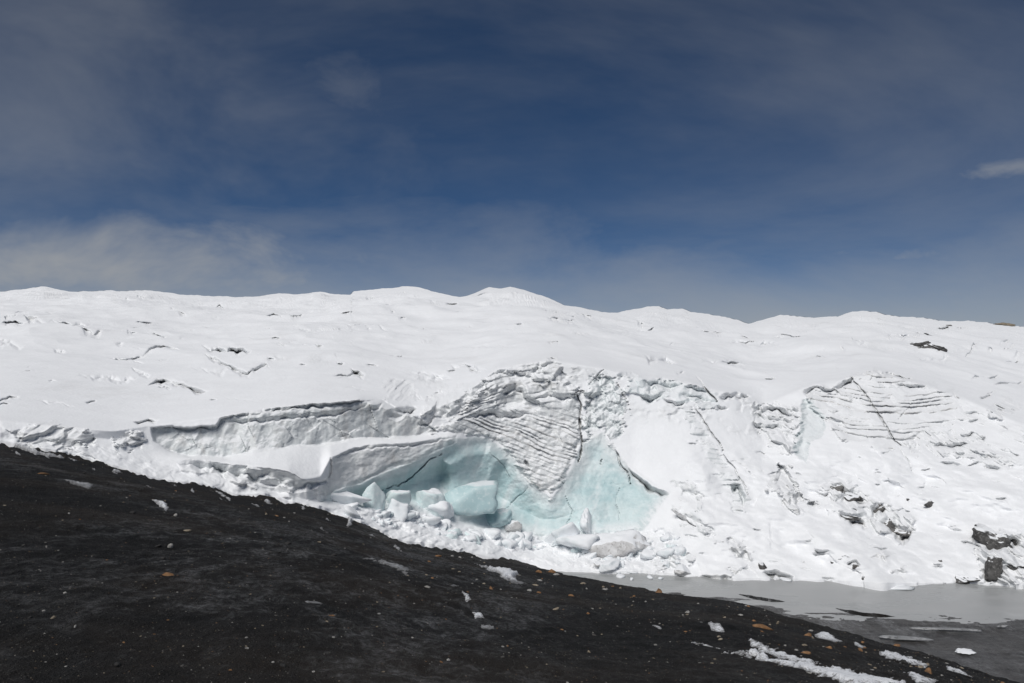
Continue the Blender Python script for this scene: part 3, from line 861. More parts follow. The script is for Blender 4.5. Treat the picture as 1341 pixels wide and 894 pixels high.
# -- snow lips and small crevasses: (points, opening in pixels, set-back, painted grime and shade)
for a in [
    ([(-20, 414), (0, 415), (25, 418), (45, 424), (60, 431)], 7, 1.4, 0.8), ([(0, 429), (18, 428), (36, 430)], 4, 0.5, 0.3),
    ([(74, 429), (84, 430), (93, 432)], 2.5, 0.5, 0.4), ([(106, 436), (123, 441), (134, 438)], 4, 0.8, 0.6),
    ([(138, 465), (166, 467), (188, 462), (199, 454), (215, 451), (231, 457), (240, 461)], 4, 0.9, 0.6),
    ([(264, 452), (285, 454), (311, 456), (331, 462)], 9, 1.3, 0.5), ([(264, 464), (280, 470), (296, 478), (325, 488), (341, 481)], 5, 1.0, 0.6),
    ([(192, 505), (204, 496), (217, 494), (236, 499), (255, 506), (275, 513)], 7, 1.3, 0.75), ([(205, 506), (216, 504), (225, 507)], 3, 0.4, 0.4),
    ([(-10, 523), (13, 519), (26, 519)], 4, 0.9, 0.8), ([(-5, 528), (5, 527), (12, 528)], 3, 0.5, 0.5), ([(174, 553), (191, 549), (208, 547)], 5, 1.0, 0.7),
    ([(198, 438), (220, 443)], 2.5, 0.5, 0.4), ([(221, 408), (228, 408)], 2.5, 0.5, 0.5), ([(232, 411), (244, 412)], 2, 0.5, 0.5),
    ([(264, 427), (275, 428)], 3, 0.6, 0.6), ([(280, 399), (288, 397), (297, 400)], 2.5, 0.6, 0.5), ([(305, 420), (324, 424)], 2.5, 0.5, 0.4),
    ([(174, 382), (186, 382)], 2.5, 0.6, 0.6), ([(326, 445), (334, 445)], 2, 0.5, 0.5), ([(176, 426), (212, 425)], 2.5, 0.3, 0.25),
    ([(355, 445), (369, 446)], 3, 0.8, 0.7), ([(366, 450), (376, 454)], 3.5, 0.8, 0.7), ([(410, 450), (423, 456)], 4, 0.9, 0.6),
    ([(328, 484), (349, 477), (354, 484)], 6, 0.9, 0.55), ([(391, 478), (403, 478)], 3, 0.6, 0.5), ([(350, 472), (362, 473)], 3, 0.6, 0.5),
    ([(436, 492), (459, 489), (474, 484)], 4, 0.8, 0.5), ([(458, 482), (468, 485), (478, 490)], 7, 0.9, 0.6), ([(440, 474), (452, 476)], 3, 0.6, 0.5),
    ([(347, 409), (358, 406), (372, 410)], 3, 0.4, 0.3), ([(378, 411), (398, 410)], 2.5, 0.5, 0.5), ([(444, 410), (464, 410)], 2.5, 0.6, 0.5),
    ([(346, 433), (356, 433)], 2.5, 0.6, 0.6), ([(380, 431), (392, 433)], 2, 0.4, 0.4), ([(404, 417), (420, 418)], 2, 0.5, 0.5),
    ([(478, 477), (498, 479)], 2.5, 0.5, 0.4), ([(509, 465), (530, 465)], 2, 0.5, 0.4), ([(503, 388), (512, 391)], 2.5, 0.6, 0.5),
    ([(511, 409), (519, 410)], 2, 0.5, 0.4), ([(583, 396), (601, 394)], 3, 0.7, 0.5), ([(618, 386), (640, 381), (653, 386)], 3, 0.7, 0.6),
    ([(604, 405), (610, 406)], 2, 0.6, 0.5), ([(526, 381), (532, 382)], 2, 0.5, 0.5), ([(585, 486), (600, 484)], 3, 0.5, 0.4), ([(613, 481), (624, 486)], 4, 0.7, 0.5),
    ([(658, 424), (672, 425), (686, 430)], 2.5, 0.6, 0.5), ([(749, 438), (776, 440)], 2.5, 0.7, 0.6), ([(840, 431), (857, 427)], 2.5, 0.6, 0.5),
    ([(916, 429), (949, 432)], 2.5, 0.7, 0.6), ([(969, 436), (987, 438)], 2, 0.5, 0.5), ([(946, 475), (962, 473), (978, 471)], 3, 0.6, 0.5),
    ([(884, 487), (897, 486)], 2.5, 0.5, 0.5), ([(779, 411), (786, 412)], 2, 0.6, 0.6), ([(895, 406), (906, 409)], 2.5, 0.6, 0.5), ([(663, 387), (676, 388)], 2, 0.4, 0.4),
    ([(1196, 435), (1210, 436), (1224, 440)], 3, 0.7, 0.6), ([(1289, 461), (1309, 455), (1331, 450)], 3.5, 0.8, 0.6), ([(1316, 473), (1336, 469)], 3, 0.6, 0.5),
    ([(1250, 428), (1262, 431)], 2.5, 0.6, 0.6), ([(1226, 427), (1244, 426)], 3, 0.7, 0.7), ([(1260, 470), (1275, 456), (1287, 442)], 3, 0.4, 0.4),
    ([(1000, 489), (1006, 490)], 3, 0.6, 0.6), ([(1000, 497), (1018, 496)], 3, 0.7, 0.6), ([(1046, 502), (1054, 502)], 3, 0.6, 0.5),
    ([(1018, 438), (1052, 441)], 2, 0.4, 0.4), ([(1083, 455), (1090, 455)], 2, 0.5, 0.5), ([(1098, 459), (1108, 459)], 3, 0.6, 0.5),
    ([(1270, 500), (1290, 494), (1312, 492)], 3, 0.5, 0.5), ([(1300, 508), (1325, 500), (1345, 498)], 3, 0.5, 0.5), ([(1282, 520), (1300, 517)], 3, 0.5, 0.5), ([(1230, 440), (1250, 446)], 3, 0.5, 0.5), ([(1262, 540), (1284, 536)], 4, 0.6, 0.5),
    ([(1230, 605), (1250, 603), (1262, 608)], 4, 0.6, 0.5), ([(1206, 615), (1220, 613)], 3, 0.5, 0.4),
    ([(1258, 568), (1275, 565)], 5, 0.9, 0.6), ([(1277, 570), (1291, 570)], 6, 0.9, 0.6), ([(1282, 596), (1298, 594), (1314, 597)], 5, 0.8, 0.6),
    ([(1288, 610), (1310, 611)], 4, 0.7, 0.6), ([(1216, 579), (1240, 580), (1269, 576)], 6, 1.0, 0.6), ([(1250, 591), (1264, 592)], 4, 0.7, 0.5),
    ([(1266, 610), (1282, 604)], 3, 0.6, 0.5), ([(1328, 594), (1336, 595)], 3, 0.6, 0.5), ([(1268, 550), (1282, 548)], 3, 0.6, 0.5),
    ([(1066, 717), (1086, 721)], 4, 0.6, 0.4), ([(1137, 717), (1166, 716)], 3, 0.6, 0.6), ([(1257, 707), (1272, 709), (1289, 714)], 5, 0.9, 0.7),
    ([(1064, 722), (1082, 724)], 3, 0.4, 0.3), ([(1108, 738), (1121, 731), (1128, 740)], 5, 0.7, 0.6), ([(1200, 637), (1212, 637)], 2.5, 0.5, 0.5),
    ([(1145, 632), (1154, 633)], 2.5, 0.5, 0.5), ([(1165, 668), (1180, 668)], 3, 0.6, 0.5), ([(1183, 668), (1192, 669)], 3, 0.6, 0.6),
    ([(1303, 652), (1319, 652)], 2.5, 0.5, 0.4),     ([(1084, 634), (1096, 631), (1110, 641), (1136, 656)], 9, 1.2, 0.9), ([(1096, 668), (1112, 673), (1126, 678), (1140, 688)], 10, 1.2, 0.9),
    ([(1140, 658), (1150, 658), (1160, 664)], 12, 1.0, 0.9), ([(1152, 679), (1164, 680), (1178, 690), (1200, 693)], 14, 1.3, 0.9), ([(1288, 716), (1298, 705), (1316, 700), (1338, 702)], 16, 1.3, 0.9),
    ([(1040, 617), (1052, 621)], 3, 0.5, 0.4), ([(1068, 642), (1080, 646), (1086, 643)], 4, 0.8, 0.6),
    ([(996, 748), (1016, 746), (1040, 754)], 9, 1.0, 0.5), ([(916, 753), (948, 752), (960, 756)], 5, 0.8, 0.6), ([(1075, 755), (1095, 756)], 4, 0.6, 0.4),
    ([(1050, 734), (1058, 734)], 3, 0.5, 0.4), ([(910, 652), (920, 654)], 2.5, 0.4, 0.4), ([(985, 690), (1000, 694)], 3, 0.4, 0.3)]:
    lip(a[0], a[1], a[2], a[3])
# many fainter ones all over the upper snow and the lower slope
for k in range(120):
    x = rng.uniform(-40, 1380)
    y0_, y1_ = np.interp(x, ucols, ys) + 6, np.interp(x, ucols, k2y) - 12
    y = y0_ + (y1_ - y0_) * rng.rand() ** 1.4
    L = rng.uniform(5, 20)
    s_ = rng.uniform(-0.25, 0.3)
    lip([(x - L / 2, y - s_ * L / 2), (x, y - rng.uniform(0, 1.5)), (x + L / 2, y + s_ * L / 2)], rng.uniform(1.2, 3.0) if k % 4 else rng.uniform(3, 5), rng.uniform(0.0, 0.25), rng.uniform(0.05, 0.3), ov=rng.uniform(0.3, 0.72))
for k in range(34):
    x = rng.uniform(-20, 1360)
    y0_, y1_ = np.interp(x, ucols, ys) + 10, np.interp(x, ucols, k2y) - 16
    y = y0_ + (y1_ - y0_) * rng.rand()
    L = rng.uniform(35, 95)
    s_ = rng.uniform(-0.12, 0.16)
    lip([(x - L / 2, y - s_ * L / 2 + rng.uniform(-1, 3)), (x - L / 6, y - 2), (x + L / 6, y + rng.uniform(-3, 1)), (x + L / 2, y + s_ * L / 2 + rng.uniform(0, 3))], rng.uniform(3, 7), 0.0, 0.12, ov=rng.uniform(0.25, 0.5), icy=0.2)
for k in range(60):
    x = rng.uniform(900, 1390)
    y = rng.uniform(590, 750)
    L = rng.uniform(5, 18)
    lip([(x - L / 2, y), (x, y - rng.uniform(0, 1.5)), (x + L / 2, y + rng.uniform(-2, 3))], rng.uniform(1.5, 3), rng.uniform(0.1, 0.3), rng.uniform(0.1, 0.3), ov=rng.uniform(0.4, 0.8))

# -- tumbled snow of the apron below the cave
ap = sstep(sdist(WU, WV, [(420, 668), (470, 650), (540, 664), (600, 684), (660, 692), (740, 704), (840, 694), (880, 690), (900, 735), (870, 750), (740, 750), (640, 735), (540, 716), (480, 692)]), -6, 8)
ap2 = ap * (1 - 0.75 * sstep(V - (0.16 * (U - 520) + 704), -4, 8))
rec += ap2 * (1.1 * fbm(X0 * 0.6, Y0 * 0.3 + Z0 * 0.6, 3, 200) + 0.45 * facets(X0 * 0.6, Y0 * 0.3 + Z0 * 0.6, 201, 0.9) + 0.5 * fbm(X0 * 1.5, Y0 * 0.6 + Z0 * 1.5, 3, 202, ridged=True))
ice = np.maximum(ice, ap2 * 0.35 * sstep(noise2(U / 9, V / 7, 203), 0.0, 0.4))
blue = np.maximum(blue, ap2 * 0.35 * sstep(noise2(U / 14, V / 9, 204), 0.15, 0.5))
# broken snow along the left foot
lf = sstep(V, yb[None] - 26, yb[None] - 14) * (1 - sstep(U, 420, 450))
rec += lf * (0.4 * facets(X0 * 0.9, Y0 * 0.8, 206, 1.0) + 0.3 * fbm(X0 * 1.2, Y0 * 1.2, 3, 207))

# -- general relief
snf = sstep(k2y[None] - V, 4, 30)
dirt_shade = np.maximum(dirt_shade, snf * 0.85 * sstep(fbm(X0 / 9, Y0 / 16, 4, 231, 0.6), 0.16, 0.42))
walls = np.clip(ice, 0, 1)
brow = sstep(V, k2y[None] - 14, k2y[None] + 2) * (1 - sstep(V, k2y[None] + 26, k2y[None] + 70)) * sstep(U, 560, 620) * near * sstep(fbm(X0 * 0.35, Z0 * 0.6, 3, 251), -0.12, 0.2)
rec += brow * (0.35 * facets(X0 * 1.3, Z0 * 1.8, 252, 1.3) + 0.2 * fbm(X0 * 2.5, Z0 * 4, 3, 253))
ice = np.maximum(ice, 0.55 * brow)
dirt_shade = np.maximum(dirt_shade, 0.22 * brow)
rec += near * (0.10 * fbm(X0 * 0.7, Z0 * 0.9 + Y0 * 0.3, 4, 211) + 0.06 * walls * fbm(X0 * 3, Z0 * 3, 3, 213))
low = sstep(U, 860, 930) * near * sstep(V, 560, 620)
rec += low * (2.2 * fbm(X0 * 0.2, Z0 * 0.3 + Y0 * 0.12, 4, 215) + 0.25 * facets(X0 * 0.45, Z0 * 0.6, 217, 1.2, 0.5) + 1.6 * fbm((X0 + 0.8 * Z0) * 0.16, Z0 * 0.10, 3, 216))
D2 = D + rec
X, Y, Z = unproject(U, V, D2)
far = sstep(D, 46, 100) * sstep(k2y[None] - V, 4, 30)
keep = sstep(t_, 0.0, 0.05)
amp = 0.0055 * D
Z = Z + far * keep * (amp * 4.4 * fbm(X / 32, Y / 44, 4, 221, 0.45) + amp * 0.6 * fbm(X / 9, Y / 16, 3, 225))
pch = sstep(fbm(X / 40, Y / 50, 3, 233), -0.1, 0.3)
Z = Z + far * keep * amp * pch * (1 - sstep(D, 110, 170)) * (1.0 * facets(X / 9, Y / 18, 235, 0.8) + 0.4 * facets(X / 4, Y / 8, 236, 0.8))
Z = Z + snf * (1 - sstep(D, 70, 130)) * (0.05 * fbm(X / 1.5, Y / 2.5, 3, 237) + 0.10 * fbm(X / 5, Y / 6, 3, 238))
Z = Z + far * keep * amp * (0.9 + 0.9 * (1 - sstep(D, 90, 150))) * np.maximum(0, fbm(X / 15, Y / 20, 3, 229, ridged=True))
P = np.stack([X, Y, Z], 2)
NM = len(ucols)
# behind the crest, and the foot carried on below ground and lake
back = []
for dd_, zz in ((6, -0.4), (25, -4), (80, -18), (200, -60)):
    q = P[0].copy()
    q[:, 1] += dd_
    q[:, 2] += zz
    back.append(q)
foot = []
for dd_, zz in ((0.25, -0.3), (0.6, -0.9), (1.0, -2.5), (1.2, -6)):
    q = P[-1].copy()
    q[:, 1] -= dd_ * 0.4
    q[:, 2] += zz
    foot.append(q)
PG = np.concatenate([np.array(back[::-1]), P, np.array(foot)], 0)
ext = lambda a: np.concatenate([np.repeat(a[:1], 4, 0), a, np.repeat(a[-1:], 4, 0)], 0)
ICE_, BLU_, DIR_, PRT = ext(ice), ext(blue), ext(dirt_shade), ext(part)
NN = vnormals(PG)
ny, nx = PG.shape[:2]
FG = grid_faces(ny, nx)
fpart = PRT.ravel()[FG[:, 0]]
glacier = link('glacier', None, kind='structure', label='snow covered glacier front with an ice cliff and a blue ice cave above the meltwater lake', category='glacier')
if NN[10, nx // 2, 2] < 0:
    NN = -NN
PARTS = [('snow_slope', None), ('grey_ice_wall', 'upright grey ice wall with vertical stains under a snow cornice'),
         ('blue_ice_cave', 'smooth pale blue ice hollowed out at the foot of the cliff'),
         ('layered_ice_face', 'tilted ledges of grey layered ice hanging over the blue cave'),
         ('broken_ice', 'jagged broken ice and pale blocks along the brow of the cliff'),
         ('layered_ice_dome', 'low dome of near level ice ledges split by a slanting crack')]
Pf, Nf = PG.reshape(-1, 3), NN.reshape(-1, 3)
for i, (nm, lb) in enumerate(PARTS):
    fs = FG[fpart == i]
    idx, inv = np.unique(fs, return_inverse=True)
    me = mesh_from(nm, Pf[idx], inv.reshape(-1, 4), M_GL,
                   {'ice': ICE_.ravel()[idx], 'blue': BLU_.ravel()[idx], 'dirt_shade': DIR_.ravel()[idx]}, True, Nf[idx])
    link(nm, me, glacier, label=lb)


def on_glacier(px, py):
    j = int(np.argmin(np.abs(ucols - px)))
    i = int(np.argmin(np.abs(V[:, j] - py)))
    return P[i, j].copy(), D2[i, j]


# ------------------------------------------------------------------ gravel slope
GS = [(-900, 520), (-200, 560), (0, 576), (30, 583), (80, 588), (145, 606), (174, 615), (203, 624), (232, 628), (270, 632), (312, 646),
      (348, 645), (378, 655), (405, 659), (424, 662), (437, 672), (460, 677), (481, 685), (502, 696), (527, 707),
      (570, 713), (598, 719), (640, 729), (662, 729), (685, 736), (711, 744), (744, 752), (774, 757), (812, 766), (842, 770),
      (875, 777), (908, 782), (939, 784), (964, 788), (1000, 796), (1033, 807), (1064, 816), (1097, 825), (1122, 830),
      (1153, 840), (1188, 847), (1216, 855), (1239, 864), (1270, 873), (1292, 882), (1331, 891), (1500, 930), (2300, 1080)]
GD = [(-900, 34), (0, 40.6), (145, 42.4), (260, 43.9), (340, 45.2), (440, 46.8), (520, 48.6), (600, 49.5), (660, 48), (700, 46), (760, 41), (850, 34),
      (960, 27), (1100, 21), (1200, 17.5), (1341, 14), (1700, 9), (2300, 6)]
gu = np.concatenate([np.linspace(-900, -40, 50)[:-1], np.arange(-40, 1385, 2.0), np.linspace(1386, 2300, 50)])


def cur2(tab, u, k, sm):
    a = np.array(tab, float)
    ui = np.arange(-910, 2310, 1.0)
    return np.interp(u, ui, smooth1(np.interp(ui, a[:, 0], a[:, k]), sm))


gys = cur2(GS, gu, 1, 3)
jag = (gu > -60) & (gu < 1400)
gys = gys + jag * ((1 - sstep(gu, 620, 700)) * (13 * fbm(gu / 24, gu * 0 + 2, 5, 341, 0.6) + 3) + 2.0 * fbm(gu / 11, gu * 0 + 5, 3, 345))
gds = cur2(GD, gu, 1, 40)
gyb = np.full(gu.shape, 1010.0)
gyb = np.maximum(gyb, gys + 60)
gdb = 2.05 * F / (gyb - YH)
NG = 300
tg = np.linspace(0, 1, NG)[:, None]
GV = gys[None] + (gyb - gys)[None] * tg
GU = np.broadcast_to(gu[None], GV.shape)
gysm = cur2(GS, gu, 1, 60)
tq = (GV - gysm[None]) / (gyb - gysm)[None]
GDp = 1 / np.maximum(1 / gds[None] * (1 - tq) + 1 / gdb[None] * tq, 0.85 / gds[None])
gx, gy, gz = unproject(GU, GV, GDp)
edge = sstep(tg, 0.0, 0.10)


def ground_relief(x, y, D):
    a = 0.30 * fbm(x / 6.0, y / 6.0, 4, 301) * (0.25 + 0.75 * sstep(D, 4, 14))
    b = 0.08 * fbm(x / 0.9, y / 0.9, 4, 305)
    c = 0.045 * fbm(x / 0.22, y / 0.5, 3, 308) * sstep(D, 3, 9)
    return a + b + c


gz = gz + ground_relief(gx, gy, GDp) * (0.55 + 0.45 * edge)
GP = np.stack([gx, gy, gz], 2)
rows_back = []
for k in range(1, 13):
    q = GP[0].copy()
    dd_ = 0.5 * k ** 1.35
    s_ = dd_ / gy[0]
    q[:, 0] *= 1 + s_
    q[:, 1] += dd_
    q[:, 2] -= dd_ * 0.62 + 0.10 * noise2(q[:, 0] * 0.8, q[:, 1] * 0.8, 309) * min(1, k / 3)
    rows_back.append(q)
rows_front = []
for s_ in (0.6, 1.5, 3, 6, 12, 24, 40):
    q = GP[-1].copy()
    q[:, 0] *= 1 + s_ * 0.9
    q[:, 1] -= s_
    q[:, 2] += 0.1 * noise2(q[:, 0], q[:, 1], 311)
    rows_front.append(q)
GA = np.concatenate([np.array(rows_back[::-1]), GP, np.array(rows_front)], 0)
fr = sstep(GV, 660, 700) * (1 - 0.75 * sstep(GU, 640, 760)) * (0.6 + 0.4 * sstep(GU, 60, 300))
fr = np.clip(fr * 1.0 + 0.9 * np.exp(-((GV - (598 + 0.27 * GU)) / 16) ** 2) * (GU < 330), 0.08, 1)
fr = np.concatenate([np.repeat(fr[:1] * 0.3, 12, 0), fr, np.repeat(fr[-1:], 7, 0)], 0)
me = mesh_from('gravel_slope', GA.reshape(-1, 3), grid_faces(*GA.shape[:2]), M_GRAVEL, {'frost': fr})
link('gravel_slope', me, kind='structure', label='bare slope of black gravel falling away to the right', category='ground')


def on_ground(px, py):
    j = int(np.argmin(np.abs(gu - px)))
    i = int(np.argmin(np.abs(GV[:, j] - py)))
    return GP[i, j].copy(), GDp[i, j]


# lake, mud shore, bars, land under everything
xx = np.linspace(-60, 170, 116)
yy = np.linspace(22, 80, 60)
LX, LY = np.meshgrid(xx, yy)
LP = np.stack([LX, LY, 0 * LX], 2)
link('lake', mesh_from('lake', LP.reshape(-1, 3), grid_faces(60, 116)[:, ::-1], M_LAKE), kind='structure', label='still milky grey meltwater lake at the glacier foot', category='lake')


def sheet(name, u, v, zfun, mat, **kw):
    """low ground given by its outline on the lake plane"""
    UU, VV = np.meshgrid(u, v)
    Dl = HC * F / (VV - YH)
    x, y, _ = unproject(UU, VV, Dl)
    z = zfun(UU, VV, x, y)
    me = mesh_from(name, np.stack([x, y, z], 2).reshape(-1, 3), grid_faces(len(v), len(u)), mat, {'frost': 0.7 + 0.9 * np.exp(-((z - 0.03) / 0.05) ** 2)})
    return link(name, me, **kw)


def mud_z(u, v, x, y):
    sh = np.interp(u, [880, 960, 1000, 1038, 1102, 1193, 1341, 1700], [776, 784, 789, 802, 806, 809, 808, 806])
    rise = (v - sh) * 0.0045
    return np.clip(rise, -0.12, 0.9) + 0.09 * fbm(x * 0.22, y * 1.1, 4, 321) + 0.06 * fbm(x * 0.9, y * 2.0, 4, 322) + 0.012 * fbm(x * 6, y * 6, 2, 323)


sheet('mud_shore', np.linspace(870, 2100, 640), np.linspace(770, 1000, 260), mud_z, M_MUD, kind='structure',
      label='flat wet grey mud shore between lake and slope', category='shore')


def bar(name, pts, wid, lab):
    p = np.array(pts, float)
    u = np.linspace(p[0, 0] - 4, p[-1, 0] + 4, 120)
    v = np.linspace(p[:, 1].min() - 8, p[:, 1].max() + 8, 50)

    def z(uu, vv, x, y):
        c = np.interp(uu, p[:, 0], p[:, 1])
        e = np.clip(np.minimum(uu - p[0, 0], p[-1, 0] - uu) / (0.3 * (p[-1, 0] - p[0, 0])), -0.4, 1)
        return 0.16 * (e - np.abs(vv - c) / wid * 1.0) * 0.8 + 0.06 * fbm(x * 2, y * 4, 3, 331) - 0.015
    sheet(name, u, v, z, M_GRAVEL, kind='structure', label=lab, category='gravel bar')


bar('gravel_bar', [(1088, 792), (1105, 797), (1130, 802), (1155, 804), (1180, 805)], 2.4, 'thin dark gravel bar lying in the lake, the right one of two')
bar('gravel_bar', [(962, 774), (972, 777), (990, 781), (1010, 784), (1032, 786)], 2.0, 'thin dark gravel bar lying in the lake, the left one of two')
TX, TY = np.meshgrid(np.linspace(-6000, 6000, 61), np.linspace(-6000, 6000, 61))
TP = np.stack([TX, TY, -9 + 0 * TX], 2)
link('terrain', mesh_from('terrain', TP.reshape(-1, 3), grid_faces(61, 61)[:, ::-1], M_GRAVEL, {'frost': np.full(TX.shape, 0.2)}), kind='structure', label='dark stony land around the glacier', category='ground')

# ------------------------------------------------------------------ blocks and stones
bmi = bmesh.new()
bmesh.ops.create_icosphere(bmi, subdivisions=4, radius=1)
ICO4 = (np.array([v.co[:] for v in bmi.verts]), np.array([[v.index for v in f.verts] for f in bmi.faces]))
bmi.free()
bmi = bmesh.new()
bmesh.ops.create_icosphere(bmi, subdivisions=3, radius=1)
ICO3 = (np.array([v.co[:] for v in bmi.verts]), np.array([[v.index for v in f.verts] for f in bmi.faces]))
bmi.free()
bmi = bmesh.new()
bmesh.ops.create_icosphere(bmi, subdivisions=2, radius=1)
ICO2 = (np.array([v.co[:] for v in bmi.verts]), np.array([[v.index for v in f.verts] for f in bmi.faces]))
bmi.free()
bmi = bmesh.new()
bmesh.ops.create_icosphere(bmi, subdivisions=1, radius=1)
ICO1 = (np.array([v.co[:] for v in bmi.verts]), np.array([[v.index for v in f.verts] for f in bmi.faces]))
bmi.free()


def lump_mesh(name, size, mat, seed, planes=13, sharp=44, ico=ICO4, rough=0.07, normals=None, smooth=True):
    """angular block: a sphere cut by random planes, edges slightly rounded, rough surface"""
    r = np.random.RandomState(seed)
    d, f = ico
    n = r.normal(size=(planes, 3))
    n /= np.linalg.norm(n, axis=1, keepdims=True)
    if normals is not None:
        n[:len(normals)] = np.array(normals) / np.linalg.norm(normals, axis=1, keepdims=True)
    h = r.uniform(0.62, 1.0, planes)
    q = np.maximum(d @ n.T, 0) / h
    rad = 1 / np.maximum((q ** sharp).sum(1) ** (1 / sharp), 0.6)
    p = d * rad[:, None]
    if rough:
        q3 = p[:, 2] * 1.7
        p = p * (1 + rough * (1.6 * fbm(p[:, 0] * 2 + seed + q3, p[:, 1] * 2 - q3, 4, seed, 0.6) + 1.7 * facets(p[:, 0] * 2.2 + q3 + seed, p[:, 1] * 2.2 - q3, seed, 1.0, 0.2)))[:, None]
    p = p * np.array(size)
    return mesh_from(name, p, f, mat, None, smooth)


def put(name, px, py, wpx, hpx, mat, seed, label, cat, group=None, depth=0.9, rot=None, sink=0.25, ico=ICO4, where='glacier', dD=0.0, **kw):
    """a block whose centre stands over the surface seen at a photo position, width and height given as seen"""
    pt, d = (on_glacier if where == 'glacier' else on_ground)(px, py + hpx * (0.5 - sink))
    s = d / F
    wx, hz = wpx * s * 0.5, hpx * s * 0.5
    me = lump_mesh(name, (wx, max(wx, hz) * depth, hz), mat, seed, ico=ico, **kw)
    o = link(name, me, label=label, category=cat, group=group)
    dx, dy, dzz = pix_dir(px, py)
    q = (d + dD) / dy
    o.location = (dx * q, d + dD, pt[2] + hpx * (0.5 - sink) * s + dD * dzz / dy)
    o.rotation_euler = rot or (0, 0, 0)
    return o


# blue blocks and bulges in the cave
put('ice_boulder', 612, 654, 84, 54, M_DEEPB, 33, 'huge rounded blue ice boulder lodged in the cave mouth', 'ice block', depth=0.5, dD=0.3, sharp=16, rough=0.09, planes=12, normals=[(0.1, -0.2, 1), (0, 0, -1), (-0.6, -0.5, 0.4), (0.5, -0.7, 0.3), (0.9, 0, -0.1)])
put('ice_block', 562, 654, 38, 38, M_BLUEB, 5, 'upright pale blue ice block with white top beside the huge boulder', 'ice block', depth=0.7, sharp=20, rough=0.10)
put('ice_boulder', 655, 680, 44, 24, M_DEEPB, 8, 'low dark blue ice lump on the floor right of the huge boulder', 'ice block', depth=0.7, sharp=14, rough=0.12)
put('ice_block', 488, 655, 34, 36, M_BLUEB, 12, 'pointed pale ice slab standing at the left end of the rubble', 'ice block', depth=0.5, rot=(0, 0.4, 0.3), rough=0.10)
put('ice_block', 452, 652, 50, 20, M_CHUNK, 13, 'long snow covered ice block at the dark left corner of the cave', 'ice block', depth=0.6)
put('ice_block', 522, 654, 36, 26, M_BLUEB, 15, 'dull pale ice block leaning between the pointed slab and the upright block', 'ice block', depth=0.6, rot=(0, -0.3, 0))
put('ice_block', 519, 667, 34, 24, M_CHUNK, 17, 'smooth rounded snowy block in the middle of the rubble', 'ice block', depth=0.8, sharp=14, rough=0.12)
put('ice_block', 580, 670, 34, 22, M_CHUNK, 18, 'white lump with a blue hollow below the upright block', 'ice block', depth=0.8)
put('ice_pillar', 766, 684, 17, 34, M_CHUNK, 21, 'short white ice pillar standing in front of the blue wall', 'ice block', depth=0.8, sharp=14, rough=0.12)
put('ice_block', 740, 702, 46, 30, M_CHUNK, 23, 'large white snow block left of the pillar', 'ice block', depth=0.8)
put('ice_block', 768, 710, 50, 26, M_CHUNK, 24, 'broad snow lump at the foot of the pillar', 'ice block', depth=0.8)
put('ice_slab', 813, 713, 56, 28, M_DIRTY, 26, 'tilted dirty grey ice slab with a white top at the water edge', 'ice block', depth=0.6, sharp=26, planes=8, rough=0.12, sink=0.3, normals=[(-0.42, -0.25, 0.87), (0.8, -0.45, 0.42), (-0.1, -0.95, 0.2), (0, 0, -1)])
put('ice_block', 768, 716, 22, 9, M_DIRTY, 27, 'low dirty ice lump just left of the tilted slab', 'ice block', depth=0.8)
put('ice_block', 796, 742, 26, 15, M_CHUNK, 28, 'white snow lump standing at the lake margin', 'ice block', depth=0.8)
put('ice_block', 783, 738, 13, 9, M_DIRTY, 29, 'small grey lump touching the white one at the lake margin', 'ice block', depth=0.8)
put('ice_block', 891, 748, 21, 12, M_DIRTY, 30, 'stippled grey ice block at the waterline', 'ice block', depth=0.8)
put('ice_block', 668, 690, 20, 16, M_DIRTY, 31, 'dirty angular block at the right end of the boulder floor', 'ice block', depth=0.8)
put('ice_fin', 897, 679, 40, 8, M_DIRTY, 34, 'narrow dark edged ice fin lying on the snow slope', 'ice block', depth=0.3, rot=(0, 0.72, 0.1))
protos = [lump_mesh('snow_chunk', (1, 1, 1), M_CHUNK if k < 6 else M_BLUEB, 400 + k, ico=ICO3, sharp=40, rough=0.13, planes=10) for k in range(7)]
APR = [(430, 670), (470, 662), (540, 672), (600, 690), (660, 700), (740, 712), (850, 706), (890, 700), (900, 738), (820, 742), (700, 722), (600, 706), (520, 694), (470, 680)]
n_ch = 0
while n_ch < 150:
    px, py = rng.uniform(425, 905), rng.uniform(655, 745)
    if sdist(np.array([px]), np.array([py]), APR)[0] < 0:
        continue
    pt, d = on_glacier(px, py)
    s = d / F * 0.5 * min(17, 2.6 / max(rng.rand(), 0.06) ** 0.75 + 1.4)
    o = link('snow_chunk', protos[rng.randint(7) if rng.rand() < 0.75 else rng.randint(5)],
             label='chunk of snow covered ice in the rubble below the cave', category='ice block', group='ice rubble below the cave')
    o.location = (pt[0], pt[1], pt[2] + s * 0.05)
    o.scale = (s * rng.uniform(0.9, 1.5), s * rng.uniform(0.8, 1.3), s * rng.uniform(0.6, 1.0))
    o.rotation_euler = (rng.uniform(-0.4, 0.4), rng.uniform(-0.4, 0.4), rng.uniform(0, 6.3))
    n_ch += 1
